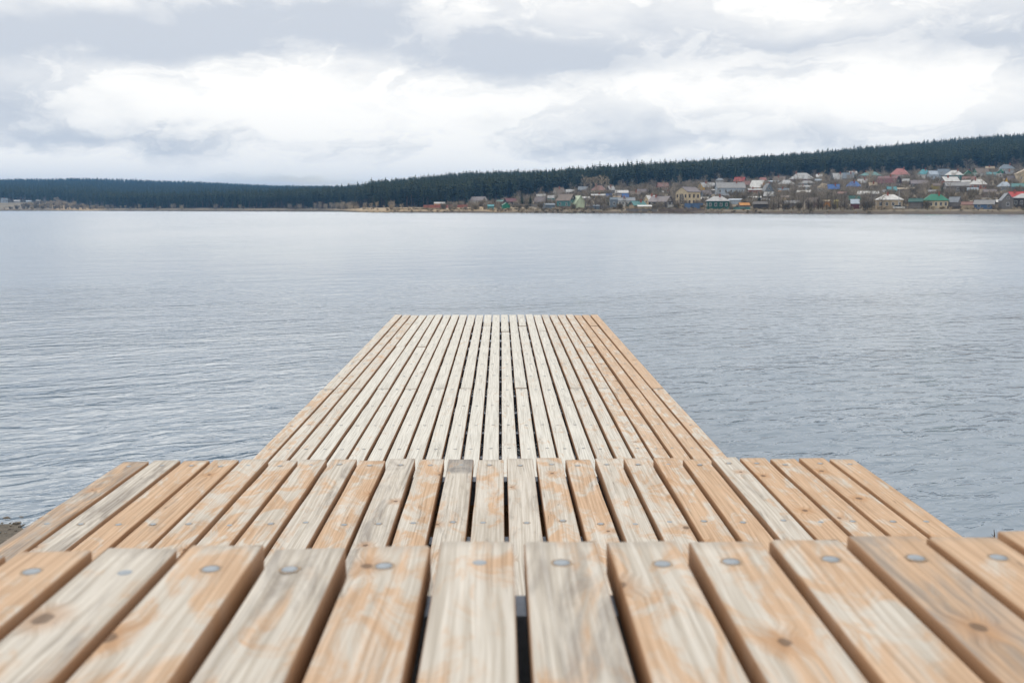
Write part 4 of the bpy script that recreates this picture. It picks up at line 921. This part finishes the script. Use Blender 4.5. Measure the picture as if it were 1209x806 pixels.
x, y = x[k], y[k]; h = RNG.uniform(1.5, 6.0, x.size)
scatter('shore_shrubs', np.stack([x, y, terrain(x, y)], 1), np.stack([h * .9, h * .9, h], 1), [shrub_mesh(5, DRY), shrub_mesh(6, PALE_TWIG), shrub_mesh(7, TWIG)])
# dry reed tufts along the far water line
x = RNG.uniform(-140, 420, 2600); y0 = RNG.uniform(330, 560, 2600); pe = px_of(x, y0); ysq = prof(pe)[0]
y = ysq + RNG.uniform(2, 11, 2600); k = (px_of(x, y) > 415) & (px_of(x, y) < 1400); x, y = x[k], y[k]; h = RNG.uniform(.5, 1.3, x.size)
scatter('dry_grass', np.stack([x, y, terrain(x, y)], 1), np.stack([h * 1.6, h * 1.6, h], 1), [shrub_mesh(8, DRY, 90), shrub_mesh(9, PALE_TWIG, 90)])

# ------------------------------------------------------------------ trees that stand out one by one
BT = [bare_tree_meshes(40 + k, TWIG) for k in range(4)]
BP = [bare_tree_meshes(60 + k, PALE_TWIG, .30, 700, .3) for k in range(3)]
PT = []
for k in range(3):
    mb = MB(); mb.tube((0, 0, -.06), (0, 0, .9), .02, .004, 6, 0, False)
    PT.append((mesh('trunk', mb.v, mb.f, [BARK], mb.m), conifer_mesh(90 + k, False, False)))
def tree(px, yt, yb, wpx, kind, label, group=None, var=None):
    g = ground_at(px, yb); mpp = g.y / 1185.0; h = (yb - yt) * mpp
    tm, cm = {'b': BT, 'p': BP, 'c': PT}[kind][(HR.randrange(12) if var is None else var) % (4 if kind == 'b' else 3)]
    base = .62 if kind != 'c' else .30
    r = empty({'b': 'bare_tree', 'p': 'bare_tree', 'c': 'conifer_tree'}[kind], g, HR.random() * 6.28)
    s = wpx * mpp / base; r.scale = (s, s, h)
    tag(r, label, 'tree', group); obj('trunk', tm, r); obj('crown', cm, r); return r
for a in [
 (655, 208.5, 228, 13, 'p', 'lone pale bare tree above the steep brown roof'),
 (572, 233.5, 241.5, 8, 'c', 'small green conifer beside the white gabled house with the mauve roof'),
 (616.5, 228.5, 243.5, 9, 'c', 'left of the two dark pines standing apart in the village'),
 (626.5, 230, 244, 9, 'c', 'right of the two dark pines standing apart in the village'),
 (716.5, 232.5, 244, 8, 'c', 'dark conifer left of the tall blue grey barn'),
 (744, 219.5, 229, 13, 'b', 'round olive bare tree above the grey log house with a brown roof'),
 (790, 219, 234, 15, 'b', 'broad bare tree left of the arched window house'),
 (780, 221, 231, 8, 'c', 'dark green conifer below the brown brick house'),
 (938, 209, 229, 12, 'b', 'tall bare tree in front of the big pale hip roof'),
 (970.5, 202, 221, 9, 'p', 'slim pale birch at the forest edge beside the small white house'),
 (1026.5, 199.5, 224, 12, 'p', 'tall pale birch in front of the grey teal hip roof'),
 (1009.5, 206.5, 216, 6, 'c', 'small dark conifer under the pure white roof'),
 (1068, 225.5, 234, 9, 'c', 'low green conifer behind the wide white hip roof'),
 (1111.5, 220.5, 231, 7, 'c', 'dark conifer behind the emerald hip roof'),
 (1098, 188.5, 202, 9, 'b', 'leaning grey bare tree above the pale turquoise hip roof'),
 (1134, 190, 202, 11, 'b', 'leftmost of three bare trees above the left emerald gable'),
 (1142, 188, 202, 12, 'b', 'middle of three bare trees above the left emerald gable'),
 (1149, 189.5, 201, 10, 'b', 'rightmost of three bare trees above the left emerald gable'),
 (1197, 186.5, 199, 13, 'b', 'olive bare tree highest on the right edge'),
 (68, 241.8, 249, 8, 'p', 'pale round bush tree on the far left shore'),
 (896, 228, 240, 9, 'c', 'dark green conifer above the long black shed'),
 (691, 232, 247, 10, 'b', 'bare tree with a thick dark trunk by the pale green outbuilding', ),
]: tree(*a)
ORD = ['leftmost', 'second from the left', 'third from the left', 'fourth from the left', 'fifth from the left', 'sixth from the left']; NTH = 0
for px, yt in ((684.5, 209.5), (690.5, 207.5), (697, 208.5), (703.5, 207.5), (710, 206.5), (716, 209)):
    o = tree(px, yt, 226.5, 10, 'p', 'pale bare tree', 'pale trees behind the reddish hip roof')
    NTH = NTH + 1 if px > 685 else 0; o['label'] = ORD[NTH] + ' of six pale trees behind the reddish brown hip roof'
for px, yt in ((697, 233), (703, 231), (709, 234), (714, 233.5)):
    o = tree(px, yt, 247.5, 9, 'b', 'dark bare tree', 'bare trees left of the blue grey barn')
    NTH = NTH + 1 if px > 698 else 0; o['label'] = ORD[NTH] + ' of four dark bare trees left of the blue grey barn'
for k, px in enumerate((907, 913, 919, 924, 930, 936, 942, 948, 954, 961, 966, 971, 976, 980, 986, 992, 997, 1019, 1024, 1029, 1041)):
    tree(px, (225, 229, 223, 227, 231, 224, 228)[k % 7], 248, 10 + k % 3, 'b', 'tall bare grey tree in the shoreline stand along the water', 'bare trees along the village shore')
for k, px in enumerate((372, 378, 385, 391, 398, 405, 411, 431, 438, 445, 474)):
    tree(px, (239.5, 238, 240.5, 239)[k % 4], 248.3 if px < 415 else 247.6, 6, 'p', 'pale birch at the foot of the dark forest left of the meadow', 'pale birches by the meadow')

# ------------------------------------------------------------------ fences, poles, a parked car
def fence(px0, px1, yt, yb, col, label, bw=.16):
    a, b_ = ground_at(px0, yb), ground_at(px1, yb); h = max(.8, (yb - yt) * (a.y + b_.y) / 2 / 1185.0); L = (b_ - a).length
    r = empty('fence', a, math.atan2(b_.y - a.y, b_.x - a.x)); tag(r, label, 'fence')
    n = int(L / (bw + .015)); mb = MB(); rs = random.Random(int(px0)); dz = (b_.z - a.z) / L
    for k in range(n):
        x = k * (bw + .015); mb.box(x, x + bw, -.012, .012, -.5 + dz * x, h * rs.uniform(.94, 1.03) + dz * x)
    o = mb.build('board', [paint(PAL[col], .85, .35, .5)], r); o['kind'] = 'stuff'
    for z in (.25, .8):
        mb = MB(); mb.add([(0, .0125, z * h), (L, .0125, z * h + dz * L), (L, .07, z * h + dz * L), (0, .07, z * h), (0, .0125, z * h + .08), (L, .0125, z * h + .08 + dz * L), (L, .07, z * h + .08 + dz * L), (0, .07, z * h + .08)],
            [[3, 2, 1, 0], [4, 5, 6, 7], [0, 1, 5, 4], [1, 2, 6, 5], [2, 3, 7, 6], [3, 0, 4, 7]]); mb.build('rail', [paint(PAL['gwood'])], r)
    for k in range(int(L / 3) + 1):
        mb = MB(); mb.box(-.05, .05, .071, .17, -.6, h); mb.build('post', [paint(PAL['gwood'])], r, (min(L, k * 3.0), 0, dz * min(L, k * 3.0)))
for q in [(500, 552, 242, 245.6, 'brick', 'long rust red board fence behind the meadow'),
          (556, 592, 241.6, 244.6, 'gwood', 'grey board fence right of the long rust red fence'),
          (604, 634, 241, 244.8, 'gwood', 'grey board fence below the dark pines'),
          (656.5, 676, 243.4, 247.2, 'brown', 'brown board fence before the big dark gabled house'),
          (690, 720, 243, 247, 'gwood', 'grey board fence behind the dark bare shore trees'),
          (739, 776, 247, 250, 'gwood', 'grey board fence at the water below the teal green roof'),
          (777, 832, 247, 249.6, 'brown', 'brown board fence along the water under the arched window house'),
          (782, 798.5, 242, 245.4, 'white', 'white panel fence left of the arched window house'),
          (808, 830, 240, 246.5, 'navyblue', 'tall dull blue board fence before the arched window house'),
          (858, 886, 244.6, 247.4, 'teal', 'teal board fence right of the deep green house'),
          (1064, 1090, 243.6, 246.6, 'gwood', 'grey board fence left of the emerald roofed house'),
          (1118, 1136, 243.4, 247, 'dark', 'dark board fence right of the emerald roofed house'),
          (1150, 1180, 230, 233.4, 'brown', 'long brown board fence halfway up the slope on the right')]:
    fence(*q)
def pole(px, yt, yb, label, lamp=False):
    g = ground_at(px, yb); h = (yb - yt) * g.y / 1185.0; r = empty('utility_pole', g, -math.atan2(g.x, g.y)); tag(r, label, 'utility pole', 'utility poles of the village')
    mb = MB(); mb.tube((0, 0, -.6), (0, 0, h), .14, .10, 8); mb.build('pole', [paint(PAL['gwood'] if not lamp else PAL['lgrey'], .9, .3)], r)
    mb = MB(); mb.box(-.7, .7, -.15, -.05, h - .6, h - .48); mb.build('crossarm', [paint(PAL['gwood'])], r)
    for k in (-.6, 0.25, .6):
        mb = MB(); mb.tube((k, -.1, h - .479), (k, -.1, h - .28), .04, .03, 6); mb.build('insulator', [paint(PAL['white'])], r)
    if lamp:
        mb = MB(); mb.tube((0, -.1, h - .1), (-.9, -.1, h + .25), .04, .03, 6); mb.box(-1.4, -.9, -.2, 0, h + .2, h + .32); mb.build('lamp_head', [paint(PAL['lgrey'])], r)
for q in [(532, 227.5, 243, 'thin pole behind the long rust red fence'), (547, 231, 243, 'shorter thin pole at the right end of the rust red fence'), (607.5, 228.5, 242, 'pole left of the dark pines'),
          (691.5, 233, 248, 'dark pole on the shore by the pale green outbuilding'), (756.5, 216.5, 231, 'pole above the mauve roofed dark house'), (809.5, 213.5, 226, 'left of two poles behind the arched window house'),
          (814.5, 211.5, 226, 'right of two poles behind the arched window house'), (831, 210.5, 222, 'pole behind the ochre gabled house'), (883, 208.5, 220, 'pole right of the bright red roof'),
          (906, 228, 246, 'pole right of the long black shed'), (1088.5, 194, 208, 'pole above the dark house with white windows'), (1192, 215, 240, 'pole right of the aqua hip roof')]: pole(*q)
pole(1060.5, 223.5, 247.3, 'pale lamp pole beside the sand coloured house', True)
g = ground_at(1061, 247.4); car = empty('parked_car', g + Vector((0, .0, .04)), -math.atan2(g.x, g.y) + .1); tag(car, 'white car parked at the water beside the sand coloured house', 'car')
mb = MB(); pf = [(-2.0, .35), (2.05, .35), (2.1, .62), (1.9, .82), (1.0, .92), (-1.8, .94), (-2.05, .75)]; k = len(pf)
mb.add([(a, -.82, b) for a, b in pf] + [(a, .82, b) for a, b in pf], [list(range(k)), list(range(k, 2 * k))[::-1]] + [[(i + 1) % k, i, k + i, k + (i + 1) % k] for i in range(k)])
pf = [(.45, 1.40), (-1.3, 1.42), (-1.75, .941), (.95, .925)]
mb.build('body', [paint(PAL['white'], .3, .08)], car)
mb = MB(); mb.add([(a, -.70, b) for a, b in pf] + [(a, .70, b) for a, b in pf], [[3, 2, 1, 0], [4, 5, 6, 7], [0, 1, 5, 4], [1, 2, 6, 5], [2, 3, 7, 6], [3, 0, 4, 7]]); cab = mb.build('cabin_glass', [PANE], car)
mb = MB(); mb.box(-1.3, .42, -.69, .69, 1.425, 1.455); mb.build('roof', [paint(PAL['white'], .3, .08)], car)
for sx in (-1.25, 1.3):
    for sy in (-.72, .72):
        mb = MB(); mb.tube((0, -.1, 0), (0, .1, 0), .31, .31, 14); w = mb.build('tyre', [paint(PAL['dark'])], car, (sx, sy, .31))
        mb = MB(); mb.tube((0, -.115, 0), (0, .115, 0), .18, .18, 10); mb.build('rim', [ZINC], w)
# dry stalk standing in the shallows right of the steps
g = on_level(1173, 636, 0.0)
mb = MB(); mb.tube((0, 0, -.3), (.003, 0, .02), .0035, .003, 6); mb.tube((.003, 0, .02), (.0, .004, .05), .003, .0012, 5); mb.tube((.003, 0, .012), (-.012, .004, .026), .002, .0008, 4)
st = mb.build('dry_stalk', [BARK], None, (g.x, g.y, 0)); tag(st, 'thin dark stalk poking out of the water right of the steps', 'plant')

# ------------------------------------------------------------------ thin air haze over the whole scene
hm = bpy.data.materials.new('air_haze'); hm.use_nodes = True; ht = NT(hm.node_tree); hm.node_tree.nodes.clear()
pv = ht.new('ShaderNodeVolumePrincipled'); pv.inputs['Color'].default_value = (0.21, 0.51, 0.98, 1); pv.inputs['Density'].default_value = 0.00018; pv.inputs['Anisotropy'].default_value = 0.1
ho = ht.new('ShaderNodeOutputMaterial'); ht.l.new(pv.outputs[0], ho.inputs['Volume'])
mb = MB(); mb.box(-5600, 5600, -3200, 5600, -5, 140); o = mb.build('haze', [hm]); o['kind'] = 'stuff'
